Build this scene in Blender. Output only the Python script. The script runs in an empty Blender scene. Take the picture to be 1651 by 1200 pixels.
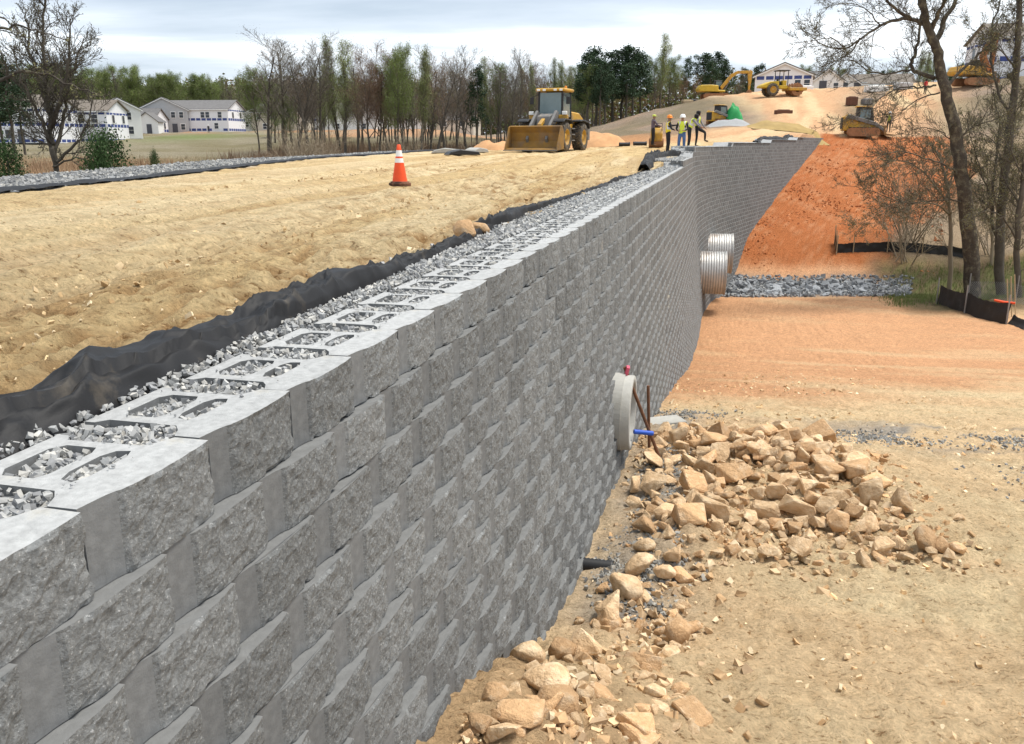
import bpy, bmesh, math, random
import numpy as np
from mathutils import Vector, Matrix
R = math.radians
scene = bpy.context.scene
COL = scene.collection

# ------------------------------------------------------------------ camera
F_PX, PITCH, CAMZ = 1380.0, R(14.92), 0.733          # world z = 0 is the top of the near wall
cam_d = bpy.data.cameras.new('camera')
cam_d.sensor_width = 36.0
cam_d.lens = 36.0 * F_PX / 1651.0
cam_d.clip_start, cam_d.clip_end = 0.05, 3000.0
cam = bpy.data.objects.new('camera', cam_d)
cam.location = (0, 0, CAMZ)
cam.rotation_euler = (R(90) - PITCH, 0, 0)
COL.objects.link(cam)
scene.camera = cam

# ------------------------------------------------------------------ sky, sun, exposure
SUN_EL, SUN_AZ = R(66), R(75)       # azimuth clockwise from +Y: a high veiled sun, the wall face is only grazed
world = bpy.data.worlds.new('World')
scene.world = world
world.use_nodes = True
wn, wl = world.node_tree.nodes, world.node_tree.links
for nd in list(wn): wn.remove(nd)
def wnode(t, **kw):
    nd = wn.new(t)
    for k, v in kw.items(): setattr(nd, k, v)
    return nd
sky = wnode('ShaderNodeTexSky', sky_type='NISHITA', sun_disc=False)
sky.sun_elevation, sky.sun_rotation = SUN_EL, SUN_AZ
sky.air_density, sky.dust_density, sky.ozone_density = 1.0, 2.0, 1.0
tc = wnode('ShaderNodeTexCoord')
sep = wnode('ShaderNodeSeparateXYZ'); wl.new(tc.outputs['Generated'], sep.inputs[0])
zc = wnode('ShaderNodeMath', operation='MAXIMUM'); wl.new(sep.outputs['Z'], zc.inputs[0]); zc.inputs[1].default_value = 0.0
za = wnode('ShaderNodeMath', operation='ADD'); wl.new(zc.outputs[0], za.inputs[0]); za.inputs[1].default_value = 0.10
dx_ = wnode('ShaderNodeMath', operation='DIVIDE'); wl.new(sep.outputs['X'], dx_.inputs[0]); wl.new(za.outputs[0], dx_.inputs[1])
dy_ = wnode('ShaderNodeMath', operation='DIVIDE'); wl.new(sep.outputs['Y'], dy_.inputs[0]); wl.new(za.outputs[0], dy_.inputs[1])
cmb = wnode('ShaderNodeCombineXYZ'); wl.new(dx_.outputs[0], cmb.inputs[0]); wl.new(dy_.outputs[0], cmb.inputs[1])
mp = wnode('ShaderNodeMapping'); wl.new(cmb.outputs[0], mp.inputs[0])
mp.inputs['Location'].default_value = (3.1, 0.55, 0); mp.inputs['Scale'].default_value = (0.42, 0.85, 1); mp.inputs['Rotation'].default_value = (0, 0, R(7))
n1 = wnode('ShaderNodeTexNoise'); wl.new(mp.outputs[0], n1.inputs['Vector'])
n1.inputs['Scale'].default_value = 1.0; n1.inputs['Detail'].default_value = 7; n1.inputs['Roughness'].default_value = 0.52; n1.inputs['Distortion'].default_value = 0.25
cr = wnode('ShaderNodeValToRGB'); wl.new(n1.outputs['Fac'], cr.inputs[0])
e = cr.color_ramp.elements
e[0].position, e[0].color = 0.36, (0.33, 0.385, 0.45, 1)
e[1].position, e[1].color = 0.71, (0.82, 0.835, 0.85, 1)
k = cr.color_ramp.elements.new(0.49); k.color = (0.46, 0.51, 0.57, 1)
k = cr.color_ramp.elements.new(0.59); k.color = (0.68, 0.715, 0.75, 1)
cs = wnode('ShaderNodeVectorMath', operation='SCALE'); wl.new(cr.outputs[0], cs.inputs[0]); cs.inputs['Scale'].default_value = 6.1
mx = wnode('ShaderNodeMix', data_type='RGBA'); mx.inputs[0].default_value = 0.90
wl.new(sky.outputs[0], mx.inputs[6]); wl.new(cs.outputs[0], mx.inputs[7])
bg = wnode('ShaderNodeBackground'); bg.inputs['Strength'].default_value = 0.10
wl.new(mx.outputs[2], bg.inputs[0])
wo = wnode('ShaderNodeOutputWorld'); wl.new(bg.outputs[0], wo.inputs[0])
sun_d = bpy.data.lights.new('sun', 'SUN')
sun_d.energy, sun_d.angle, sun_d.color = 1.5, R(20), (1.0, 0.955, 0.88)
sun = bpy.data.objects.new('sun', sun_d)
sd = Vector((math.sin(SUN_AZ) * math.cos(SUN_EL), math.cos(SUN_AZ) * math.cos(SUN_EL), math.sin(SUN_EL)))
sun.rotation_euler = (-sd).to_track_quat('-Z', 'Y').to_euler()
sun.location = (-40, 20, 60)
COL.objects.link(sun)
vs = scene.view_settings
vs.view_transform, vs.look, vs.gamma, vs.use_curve_mapping = 'Standard', 'None', 1.0, False
vs.exposure = 1.55
scene.display_settings.display_device = 'sRGB'
scene.cycles.max_bounces = 5
scene.cycles.diffuse_bounces = 3
scene.cycles.use_adaptive_sampling = True

# ------------------------------------------------------------------ pixel <-> place (metres, camera at the origin of the plan)
CP, SP = math.cos(PITCH), math.sin(PITCH)
def ray(px, py):
    u = (px - 825.5) / F_PX; v = (600 - py) / F_PX
    return np.array([u, CP + v * SP, -SP + v * CP])
def at(px, py, Y):
    r = ray(px, py); t = Y / r[1]
    return np.array([r[0] * t, Y, CAMZ + r[2] * t])
def proj(P):
    x, y, z = P[0], P[1], P[2] - CAMZ
    zc_ = y * CP - z * SP
    return 825.5 + F_PX * x / zc_, 600 - F_PX * (y * SP + z * CP) / zc_, zc_

# ------------------------------------------------------------------ numpy noise
def _h(ix, iy, seed):
    n = (ix.astype(np.int64) * 374761393 + iy.astype(np.int64) * 668265263 + seed * 1442695041) & 0xffffffff
    n = ((n ^ (n >> 13)) * 1274126177) & 0xffffffff
    return ((n ^ (n >> 16)) & 0xffff) / 65535.0
def vnoise(x, y, seed=0):
    x = np.asarray(x, float); y = np.asarray(y, float)
    ix = np.floor(x); iy = np.floor(y); fx = x - ix; fy = y - iy
    fx = fx * fx * (3 - 2 * fx); fy = fy * fy * (3 - 2 * fy)
    a, b = _h(ix, iy, seed), _h(ix + 1, iy, seed)
    c, d = _h(ix, iy + 1, seed), _h(ix + 1, iy + 1, seed)
    return (a + (b - a) * fx) * (1 - fy) + (c + (d - c) * fx) * fy
def fbm(x, y, seed=0, oct=4, gain=0.5):
    s = 0; a = 1; t = 0
    for i in range(oct):
        s = s + a * vnoise(x * 2 ** i + 17.3 * i, y * 2 ** i - 9.1 * i, seed + i * 7); t += a; a *= gain
    return s / t
def sstep(a, b, x):
    t = np.clip((np.asarray(x, float) - a) / (b - a), 0, 1)
    return t * t * (3 - 2 * t)

# ------------------------------------------------------------------ materials
MATS = {}
def mat(name, col, rough=0.8, metal=0.0, var=0.0, vscale=4.0, bump=0.0, bscale=20.0, attr=None, objrand=0.0,
        second=None, sscale=3.0, sfac=(0.45, 0.62), spec=0.3, detail=6, coat=0.0, trans=0.0, coords='Object', attr_mul=None):
    """Principled material with noise variation, a second noise-mixed colour, fine relief."""
    m = bpy.data.materials.new(name); m.use_nodes = True
    nt = m.node_tree; N, Lk = nt.nodes, nt.links
    b = N['Principled BSDF']
    b.inputs['Roughness'].default_value = rough; b.inputs['Metallic'].default_value = metal
    b.inputs['Specular IOR Level'].default_value = spec
    b.inputs['Coat Weight'].default_value = coat
    b.inputs['Transmission Weight'].default_value = trans
    tcn = N.new('ShaderNodeTexCoord'); vec = tcn.outputs[coords]
    if attr:
        a = N.new('ShaderNodeAttribute'); a.attribute_name = attr; cur = a.outputs['Color']
    else:
        rgb = N.new('ShaderNodeRGB'); rgb.outputs[0].default_value = (*col, 1); cur = rgb.outputs[0]
    def noise(sc, det=detail, rg=0.6):
        n = N.new('ShaderNodeTexNoise'); Lk.new(vec, n.inputs['Vector'])
        n.inputs['Scale'].default_value = sc; n.inputs['Detail'].default_value = det; n.inputs['Roughness'].default_value = rg
        return n.outputs['Fac']
    def mixc(fac, a_, b_, mode='MIX'):
        x = N.new('ShaderNodeMix'); x.data_type = 'RGBA'; x.blend_type = mode
        if hasattr(fac, 'name'): Lk.new(fac, x.inputs[0])
        else: x.inputs[0].default_value = fac
        for s_, v_ in ((x.inputs[6], a_), (x.inputs[7], b_)):
            if isinstance(v_, tuple): s_.default_value = v_
            else: Lk.new(v_, s_)
        return x.outputs[2]
    def rng(v, a0, a1, b0, b1):
        x = N.new('ShaderNodeMapRange'); Lk.new(v, x.inputs[0])
        for i_, q in enumerate((a0, a1, b0, b1)): x.inputs[i_ + 1].default_value = q
        return x.outputs[0]
    def scale(c_, f_):
        x = N.new('ShaderNodeVectorMath'); x.operation = 'SCALE'; Lk.new(c_, x.inputs[0]); Lk.new(f_, x.inputs['Scale']); return x.outputs[0]
    if second is not None:
        cur = mixc(rng(noise(sscale, 8, 0.65), sfac[0], sfac[1], 0, 1), cur, (*second, 1))
    if var:
        cur = scale(cur, rng(noise(vscale), 0.25, 0.75, 1 - var, 1 + var))
    if objrand:
        oi = N.new('ShaderNodeObjectInfo')
        cur = scale(cur, rng(oi.outputs['Random'], 0, 1, 1 - objrand, 1 + objrand))
    if attr_mul:
        a2 = N.new('ShaderNodeAttribute'); a2.attribute_name = attr_mul
        cur = mixc(1.0, cur, a2.outputs['Color'], 'MULTIPLY')
    Lk.new(cur, b.inputs['Base Color'])
    if bump:
        bp = N.new('ShaderNodeBump'); bp.inputs['Strength'].default_value = bump; bp.inputs['Distance'].default_value = 0.6 / bscale
        Lk.new(noise(bscale, 5, 0.7), bp.inputs['Height']); Lk.new(bp.outputs[0], b.inputs['Normal'])
    MATS[name] = m
    return m

# ------------------------------------------------------------------ object helpers
def setp(o, label=None, cat=None, group=None, kind=None):
    if label: o['label'] = label
    if cat: o['category'] = cat
    if group: o['group'] = group
    if kind: o['kind'] = kind
    return o
def empty(name, loc=(0, 0, 0), rz=0.0, label=None, cat=None, group=None, kind=None):
    o = bpy.data.objects.new(name, None); COL.objects.link(o)
    o.location = loc; o.rotation_euler = (0, 0, rz); o.empty_display_size = 0.2
    return setp(o, label, cat, group, kind)
def link(name, me, parent=None, loc=None, rot=None, sca=None):
    o = bpy.data.objects.new(name, me); COL.objects.link(o)
    if parent is not None: o.parent = parent
    if loc is not None: o.location = loc
    if rot is not None: o.rotation_euler = rot
    if sca is not None: o.scale = sca
    return o
def copy_tree(o, parent=None):
    c = o.copy(); COL.objects.link(c); c.parent = parent
    for ch in list(o.children): copy_tree(ch, c)
    return c
def np_mesh(name, V, Fq, mats=(), mi=None, smooth=False, attrs=None):
    """mesh from arrays; Fq is an (n,3) or (n,4) array or list of those"""
    Fs = Fq if isinstance(Fq, list) else [Fq]
    Fs = [np.asarray(f, dtype=np.int32) for f in Fs if len(f)]
    me = bpy.data.meshes.new(name)
    V = np.asarray(V, dtype=np.float32)
    me.vertices.add(len(V)); me.vertices.foreach_set('co', V.ravel())
    loops = np.concatenate([f.ravel() for f in Fs]); cnt = np.concatenate([np.full(len(f), f.shape[1], np.int32) for f in Fs])
    me.loops.add(len(loops)); me.loops.foreach_set('vertex_index', loops)
    st = np.concatenate([[0], np.cumsum(cnt)[:-1]]).astype(np.int32)
    me.polygons.add(len(cnt)); me.polygons.foreach_set('loop_start', st); me.polygons.foreach_set('loop_total', cnt)
    for m_ in mats: me.materials.append(m_)
    if mi is not None: me.polygons.foreach_set('material_index', np.asarray(mi, np.int32))
    me.polygons.foreach_set('use_smooth', np.full(len(cnt), bool(smooth)))
    for an, col in (attrs or {}).items():
        ca = me.color_attributes.new(an, 'FLOAT_COLOR', 'POINT')
        c4 = np.ones((len(V), 4), np.float32); c4[:, :3] = col; ca.data.foreach_set('color', c4.ravel())
    me.update(calc_edges=True); me.validate()
    return me

class MB:
    """collects shapes for ONE mesh"""
    def __init__(s): s.v, s.f, s.m, s.sm = [], [], [], []
    def add(s, vs_, fs, mi=0, smooth=False, M=None):
        o = len(s.v)
        for p in vs_:
            p = Vector(p)
            s.v.append(tuple(M @ p) if M is not None else tuple(p))
        for f in fs:
            s.f.append(tuple(i + o for i in f)); s.m.append(mi); s.sm.append(smooth)
        return s
    def box(s, c, sz, mi=0, M=None, rot=None):
        hx, hy, hz = sz[0] / 2, sz[1] / 2, sz[2] / 2
        vs_ = [Vector((x, y, z)) for x in (-hx, hx) for y in (-hy, hy) for z in (-hz, hz)]
        if rot is not None:
            from mathutils import Euler
            rm = Euler(rot).to_matrix(); vs_ = [rm @ p for p in vs_]
        vs_ = [p + Vector(c) for p in vs_]
        return s.add(vs_, [(0, 1, 3, 2), (4, 6, 7, 5), (0, 4, 5, 1), (2, 3, 7, 6), (0, 2, 6, 4), (1, 5, 7, 3)], mi, False, M)
    def prism(s, poly, axis, a, b, mi=0, M=None):
        """poly: 2D outline; axis 'x','y','z' is the extrusion axis from a to b"""
        n = len(poly)
        def P(q, w):
            return {'x': (w, q[0], q[1]), 'y': (q[0], w, q[1]), 'z': (q[0], q[1], w)}[axis]
        vs_ = [P(q, a) for q in poly] + [P(q, b) for q in poly]
        fs = [tuple(range(n)), tuple(range(2 * n - 1, n - 1, -1))] + [(i, i + n, (i + 1) % n + n, (i + 1) % n) for i in range(n)]
        return s.add(vs_, fs, mi, False, M)
    def tube(s, pts, rad, sides=8, mi=0, smooth=True, caps=True, M=None):
        pts = [Vector(p) for p in pts]; n = len(pts)
        rad = [rad] * n if not hasattr(rad, '__len__') else list(rad)
        t0 = (pts[1] - pts[0]).normalized()
        up = Vector((0, 0, 1)) if abs(t0.z) < 0.9 else Vector((1, 0, 0))
        u = t0.cross(up).normalized(); vs_, fs = [], []
        for i in range(n):
            t = (pts[min(i + 1, n - 1)] - pts[max(i - 1, 0)]).normalized()
            u = (u - t * u.dot(t)).normalized(); w = t.cross(u)
            for k_ in range(sides):
                a = 2 * math.pi * k_ / sides
                vs_.append(pts[i] + (u * math.cos(a) + w * math.sin(a)) * rad[i])
        for i in range(n - 1):
            for k_ in range(sides):
                k2 = (k_ + 1) % sides
                fs.append((i * sides + k_, i * sides + k2, (i + 1) * sides + k2, (i + 1) * sides + k_))
        s.add(vs_, fs, mi, smooth, M)
        if caps:
            s.add([vs_[k_] for k_ in range(sides)][::-1], [tuple(range(sides))], mi, False, M)
            s.add([vs_[(n - 1) * sides + k_] for k_ in range(sides)], [tuple(range(sides))], mi, False, M)
        return s
    def lathe(s, prof, c=(0, 0, 0), axis='z', sides=20, mi=0, smooth=True, M=None, closed=False):
        vs_, fs = [], []
        for (r_, z_) in prof:
            for k_ in range(sides):
                a = 2 * math.pi * k_ / sides; p, q = r_ * math.cos(a), r_ * math.sin(a)
                o = {'z': (p, q, z_), 'x': (z_, p, q), 'y': (q, z_, p)}[axis]
                vs_.append((o[0] + c[0], o[1] + c[1], o[2] + c[2]))
        n = len(prof)
        for i in range(n if closed else n - 1):
            j = (i + 1) % n
            for k_ in range(sides):
                k2 = (k_ + 1) % sides
                fs.append((i * sides + k_, i * sides + k2, j * sides + k2, j * sides + k_))
        return s.add(vs_, fs, mi, smooth, M)
    def mesh(s, name, mats, bevel=0.0, seg=1):
        me = bpy.data.meshes.new(name)
        me.from_pydata(s.v, [], s.f)
        for m_ in (mats if isinstance(mats, (list, tuple)) else [mats]): me.materials.append(m_)
        me.polygons.foreach_set('material_index', s.m); me.polygons.foreach_set('use_smooth', s.sm)
        if bevel:
            bm = bmesh.new(); bm.from_mesh(me)
            bmesh.ops.remove_doubles(bm, verts=bm.verts, dist=1e-5)
            ed = [e_ for e_ in bm.edges if len(e_.link_faces) == 2 and e_.calc_face_angle(0) > R(35)]
            bmesh.ops.bevel(bm, geom=ed, offset=bevel, segments=seg, affect='EDGES', clamp_overlap=True)
            bm.to_mesh(me); bm.free()
        me.validate(); me.update()
        return me
    def build(s, name, mats, parent=None, bevel=0.0, loc=None, rot=None, seg=1):
        return link(name, s.mesh(name, mats, bevel, seg), parent, loc, rot)
# ================================================================== the wall's line on the plan
A1, A2 = R(13.49), R(28.0)
WL, BAT, HC, BW = 1.2395, 0.0228, 0.203, 0.457        # distance of the face from the camera, batter and height of a course, block width
S1, S2 = 37.0, 49.0
DS = 0.05
_ss = np.arange(-4.0, 130.0, DS)
_th = np.where(_ss < S1, A1, np.where(_ss > S2, A2, A1 + (A2 - A1) * (_ss - S1) / (S2 - S1)))
_x0 = math.sin(A1) * -4.0 - math.cos(A1) * WL; _y0 = math.cos(A1) * -4.0 + math.sin(A1) * WL
_px = _x0 + np.concatenate([[0], np.cumsum(np.sin(_th[:-1]) * DS)])
_py = _y0 + np.concatenate([[0], np.cumsum(np.cos(_th[:-1]) * DS)])
def wpos(s, t=0.0):
    """plan position at arc length s, t metres to the right of the top face line"""
    th = np.interp(s, _ss, _th)
    return np.interp(s, _ss, _px) + np.cos(th) * t, np.interp(s, _ss, _py) - np.sin(th) * t, th
def xw(y): return np.interp(y, _py, _px)
def sw(y): return np.interp(y, _py, _ss)
def wall_top(s):                                       # index of the top course (negative = above the near top)
    for lim, k_ in ((29.5, 0), (38.3, -1), (39.7, -2), (50, -3), (60, -4), (69, -5)):
        if s < lim: return k_
    return -6
S_END = float(_ss[np.argmin(np.abs([proj((a_, b_, 1.25))[0] - 1334 for a_, b_ in zip(_px, _py)]))])
Y_END = float(np.interp(S_END, _ss, _py))

# ------------------------------------------------------------------ heights
def atz(px, py, z):
    r = ray(px, py); t = (z - CAMZ) / r[2]
    return (r[0] * t, r[1] * t, z)
def rbf(pts, c=5.0):
    P = np.array(pts, float); n = len(P)
    K = -np.sqrt(((P[:, None, :2] - P[None, :, :2]) ** 2).sum(-1) + c * c)
    A = np.zeros((n + 3, n + 3)); A[:n, :n] = K + np.eye(n) * 1e-3; A[:n, n] = 1; A[:n, n + 1:] = P[:, :2]; A[n:, :n] = A[:n, n:].T
    w = np.linalg.solve(A, np.concatenate([P[:, 2], [0, 0, 0]]))
    def fn(x, y):
        x = np.asarray(x, float); y = np.asarray(y, float)
        out = w[n] + w[n + 1] * x + w[n + 2] * y
        for i in range(n): out = out - w[i] * np.sqrt((x - P[i, 0]) ** 2 + (y - P[i, 1]) ** 2 + c * c)
        return out
    return fn
HILL = [tuple(at(*q)) for q in [(1330, 216, 78), (1300, 183, 94), (1240, 180, 98), (1400, 226, 76), (1430, 203, 86), (1500, 163, 98), (1651, 152, 90),
        (1200, 152, 128), (1300, 154, 112), (1400, 152, 110), (1130, 161, 118), (1580, 190, 82), (1530, 225, 76)]] + \
       [(20, 165, 3.2), (60, 165, 8.4), (60, 260, 8.0), (120, 150, 11), (0, 300, 4), (110, 330, 8), (160, 90, 13), (85, 105, 11)]
UP = [(x_, y_, 0.02) for y_ in (-6, 1, 5, 10, 16) for x_ in (-2.2, -7, -12)] + \
     [(float(xw(y_)) - o_, y_, 0.0) for y_ in (1, 3, 5, 8, 12, 17, 23) for o_ in (.9, 2.0)] + \
     [(5.5, 30, 0.20), (-2, 30, 0.16), (-9, 30, 0.16), (8.8, 41, 0.26), (2, 41, 0.27), (-8, 41, 0.2), (9, 48, 0.45), (2.5, 48.5, 0.38), (-6, 50, 0.3), (13, 54, 0.65)] + \
     [tuple(at(*q)) for q in [(1010, 234, 61), (960, 238, 62), (1100, 228, 62), (1050, 216, 76), (1150, 206, 79), (1250, 200, 84), (1200, 206, 75), (945, 217, 100),
                              (1000, 196, 105), (1060, 178, 111), (1262, 224, 67), (860, 244, 66), (945, 226, 125), (1000, 206, 132), (1060, 190, 138)]] + [(2, 130, .5), (0, 100, .8)] + HILL
g_low = [(-6, -1.7), (0, -1.85), (3, -2.15), (6.5, -2.75), (9.6, -3.0), (14.4, -3.75), (18.5, -4.5), (25, -5.75), (31, -6.45), (36, -6.65), (42, -6.75), (44, -6.92), (46, -6.75), (48, -6.15)]
LOW = [(float(xw(y_)) + 14, y_, z_ + 0.1) for y_, z_ in g_low]
# profile along the wall foot: graded dirt falling to the creek, then the clay climbing to the end of the wall
_fy_ = np.array([a_ for a_, _ in g_low] + [49.4, 51.6, 55.0, 60.7, 66.9, 74.8, 79, 90]); _fz_ = np.array([b_ for _, b_ in g_low] + [-5.0, -4.2, -3.4, -2.1, -0.8, 0.9, 1.8, 4.0])
def zfoot(y): return sum(np.interp(y + o_, _fy_, _fz_) for o_ in (-1.0, -.5, 0, .5, 1.0)) / 5
LOW += [atz(*q) for q in [(1345, 412, -5.9), (1450, 408, -5.7), (1560, 410, -5.6), (1570, 455, -6.3), (1651, 448, -6.1), (1651, 522, -6.0), (1510, 478, -6.5), (1400, 470, -6.75), (1600, 600, -5.0), (1651, 900, -2.9)]] + \
       [tuple(at(*q)) for q in [(1500, 340, 58), (1620, 330, 58), (1560, 280, 66), (1651, 260, 70), (1440, 250, 71)]] + HILL
FLD = [(-14, 5, -3.6), (-14, 25, -3.6), (-30, 20, -3.5), (-30, 45, -3.0), (-14, 45, -3.3), (-8, 62, -3.0), (-40, 70, -1.9), (-15, 80, -2.4), (-60, 90, -1.0), (4, 85, -2.6), (-20, 110, -1.6), (6, 115, -1.4),
       (-75, 130, 0.1), (-90, 152, 1.0), (-45, 140, 0.4), (-85, 175, 2.0), (-80, 200, 3.0), (-60, 215, 3.7), (-40, 230, 4.2), (-10, 150, 0.5), (20, 150, 2.0), (-5, 185, 3.2), (30, 200, 4),
       (-120, 300, 5), (0, 310, 6), (-200, 200, 3), (-300, 420, 18), (-100, 420, 18), (100, 420, 18), (300, 420, 18), (-200, 60, -2), (-100, 800, 16), (200, 800, 16)]
zU_, zL_, zF_ = rbf(UP), rbf(LOW, 5.0), rbf(FLD, 8.0)
_ey = np.array([-10, 24, 36, 44, 55, 62, 75, 100, 125, 160, 300, 900.]); _ex = np.array([-10.8, -10.65, -10.35, -8.6, -6.2, -3.6, 1.0, 5.5, 9, 4, -20, -100.])
def edge_x(y): return np.interp(y, _ey, _ex)
# spoil against the wall, the stone heap's bed
def mounds(x, y):
    s = sw(y); t = (x - xw(y)) * math.cos(A1)
    m = 0.52 * np.exp(-((s - 3.0) / 1.25) ** 2) * np.exp(-np.clip(t - 0.25, 0, 9) ** 2 / 0.85)
    m = m + 0.20 * np.exp(-((x - 3.0) / 1.7) ** 2 - ((y - 9.4) / 2.2) ** 2)
    m = m + 0.18 * np.exp(-((x - 1.6) / 0.6) ** 2 - ((y - 7.0) / 0.9) ** 2)
    m = m + 0.10 * np.exp(-((x - 4.2) / 0.7) ** 2 - ((y - 7.6) / 0.5) ** 2)
    return m
def height(x, y, smooth_only=True):
    x = np.asarray(x, float); y = np.asarray(y, float)
    dx = x - xw(y)
    zu, zl, zf = zU_(x, y), zL_(x, y), zF_(x, y)
    wf = sstep(19, 9.5, dx) * sstep(84, 76, y)
    zl = zl + (zfoot(y) - zl) * wf + mounds(x, y)
    ex = edge_x(y); wid = np.interp(y, [0, 55, 75, 130], [0.9, 1.5, 7, 14])
    zu = zf + (zu - zf) * sstep(0, 1, (x - (ex - wid)) / wid)
    # a little kerb of soil by the fabric along the far edge of the road
    zu = zu + 0.03 * np.exp(-((x - (ex + 3.35)) / 0.35) ** 2) * sstep(62, 50, y)
    side = np.where(y < Y_END, (dx > -0.55).astype(float), sstep(-2.5, 1.5, dx))
    # dip of the creek in front of the culverts
    cy = 44.8 + 0.02 * (x - 14)
    zl = zl - 0.15 * np.exp(-((y - cy) / 1.3) ** 2) * sstep(-2, 0.2, dx)
    return zu + (zl - zu) * side
def hit(px, py, y0=1.5, y1=400):
    """first place where the sight line through a picture point meets the ground"""
    r = ray(px, py); t = np.geomspace(y0, y1, 3000) / r[1]
    P = r[None, :] * t[:, None]; P[:, 2] += CAMZ
    g = height(P[:, 0], P[:, 1]) - P[:, 2]
    i = int(np.argmax(g > 0))
    return P[max(i, 1)]
def hz(x, y): return float(height(np.array([x]), np.array([y]))[0])

# ------------------------------------------------------------------ the sheet of ground, cut into its pieces
def _spread(a, b, d0, g):
    out = [a]; d_ = d0
    while out[-1] < b: out.append(out[-1] + d_); d_ = max(d0, d_ * g)
    return out
rows = np.array(list(np.arange(-2.0, 0.8, 0.2)) + [])
yy = [0.8]
while yy[-1] < 900: yy.append(yy[-1] + max(0.035, 0.0115 * yy[-1]))
rows = np.concatenate([rows, yy])
lc = [-0.71]
while lc[-1] > -11: lc.append(lc[-1] - max(0.035, 0.011 * abs(lc[-1])))
while lc[-1] > -600: lc.append(lc[-1] - max(0.12, 0.03 * abs(lc[-1])))
rc = [-0.30]
while rc[-1] < 7: rc.append(rc[-1] + 0.042)
while rc[-1] < 30: rc.append(rc[-1] + 0.18)
while rc[-1] < 300: rc.append(rc[-1] + 0.04 * rc[-1])
cols = np.array(lc[::-1] + rc)
GX = xw(rows)[:, None] + cols[None, :]; GY = np.repeat(rows[:, None], len(cols), 1)
GZ = height(GX, GY)
dxg = np.repeat(cols[None, :], len(rows), 0)
exg = edge_x(GY)
is_up = (dxg < -0.55) & (GX > exg) & (GY < 64)
# track marks and clods (real relief)
ca_, sa_ = math.cos(R(-9)), math.sin(R(-9))
along = GX * -sa_ + GY * ca_; across = GX * ca_ + GY * sa_
clod = fbm(GX * 3.2, GY * 3.2, 3, 5, 0.62) - 0.5
fine = fbm(GX * 13, GY * 13, 9, 3, 0.6) - 0.5
ruts = fbm(across * 1.7, along * 0.09, 21, 3) - 0.5
rough_zone = sstep(0.42, 0.62, fbm(across * 0.42 + 3, along * 0.10, 31, 3))
lane = np.exp(-((GX + 4.6 + 0.02 * GY) / 1.6) ** 2)                       # the smooth driven lane
amp = (0.35 + 0.9 * rough_zone) * (1 - 0.75 * lane)
cle = fbm(across * 5.5, along * 2.2, 61, 3, 0.6)
GZ = GZ + np.where(is_up, clod * 0.13 * amp + fine * 0.07 * amp + ruts * 0.055 - 0.05 * amp * sstep(0.62, 0.80, cle), 0)
GZ = GZ - np.where(is_up, .035 * sstep(.55, .70, fbm(across * 2.4, along * .045, 221, 3, .55)) + .015 * sstep(.60, .72, fbm(across * 6.5, along * .07, 223, 2)), 0)
bands_ = [(-2.0, .22), (-3.7, .22), (-4.6, .25), (-6.4, .25)]
trackm = np.zeros_like(GX)
for bo, bwd in bands_:                                  # wheel and track prints running along the road
    bx = xw(GY) * .55 + bo + .35 * np.sin(GY * .11 + bo)
    w_ = np.exp(-((GX - bx) / bwd) ** 4); trackm = np.maximum(trackm, w_)
    lug = np.sin((along + np.abs(GX - bx) * .8) * 2 * math.pi / .30 + bo) * .5 + .5
    GZ = GZ + np.where(is_up, w_ * (-.035 + lug ** 2 * .045 * sstep(16, 9, GY)) + .03 * np.exp(-((np.abs(GX - bx) - bwd * 1.5) / .12) ** 2) * (.5 + vnoise(along * 2, across * 2, 7)), 0)
tread = (np.sin(along * 2 * math.pi / 0.22 + 3 * vnoise(along * 0.5, across, 5)) * 0.5 + 0.5)
tr_mask = np.exp(-((GX - exg - 4.3) / 0.35) ** 2) * sstep(8, 14, GY)
GZ = GZ + np.where(is_up, tread * 0.05 * tr_mask, 0)
def billow(fx, fy, seed): return np.abs(2 * fbm(fx, fy, seed, 2, .45) - 1)
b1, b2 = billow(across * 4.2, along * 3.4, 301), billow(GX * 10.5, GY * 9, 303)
LOD = sstep(30, 14, GY)
GZ = GZ + np.where(is_up, ((np.minimum(b1, .55) - .25) * .06 * amp * sstep(20, 6, GY) + (np.minimum(b2, .5) - .2) * .065 * (.5 + amp * .5) * LOD) * (1 - .6 * lane), 0)
crease_shade = np.clip(sstep(.13, .03, b1) * .8 + sstep(.10, .02, b2) * .45 * LOD, 0, 1)  # hollows between clods, their shade painted brown into the soil colours below
low = (dxg >= -0.31) & (GY < Y_END)
GZ = GZ + np.where(low, (np.minimum(b1, .5) - .2) * .055 + (np.minimum(b2, .5) - .2) * .045 * LOD, 0)
lruts = fbm((GX * .87 - GY * .5) * 0.30, (GX * .5 + GY * .87) * 2.4, 41, 3) - 0.5
near_spoil = np.clip(mounds(GX, GY) / 0.3, 0, 1)
GZ = GZ + np.where(low, clod * (0.075 + 0.14 * near_spoil) + fine * (0.045 + 0.05 * near_spoil) + lruts * 0.07 * (1 - near_spoil), 0)
rill = fbm((GX + GY * .35) * 1.5, (GY - GX * .4) * .16, 201, 4, .6) - .5
GZ = GZ + np.where(low & (GY > 46), rill * .16 * sstep(46, 50, GY), 0)
GZ = GZ + np.where(~is_up & ~low, (fbm(GX * 0.5, GY * 0.5, 51, 4) - 0.5) * np.clip(0.3 + GY * 0.004, 0.3, 1.0), 0)

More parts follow.
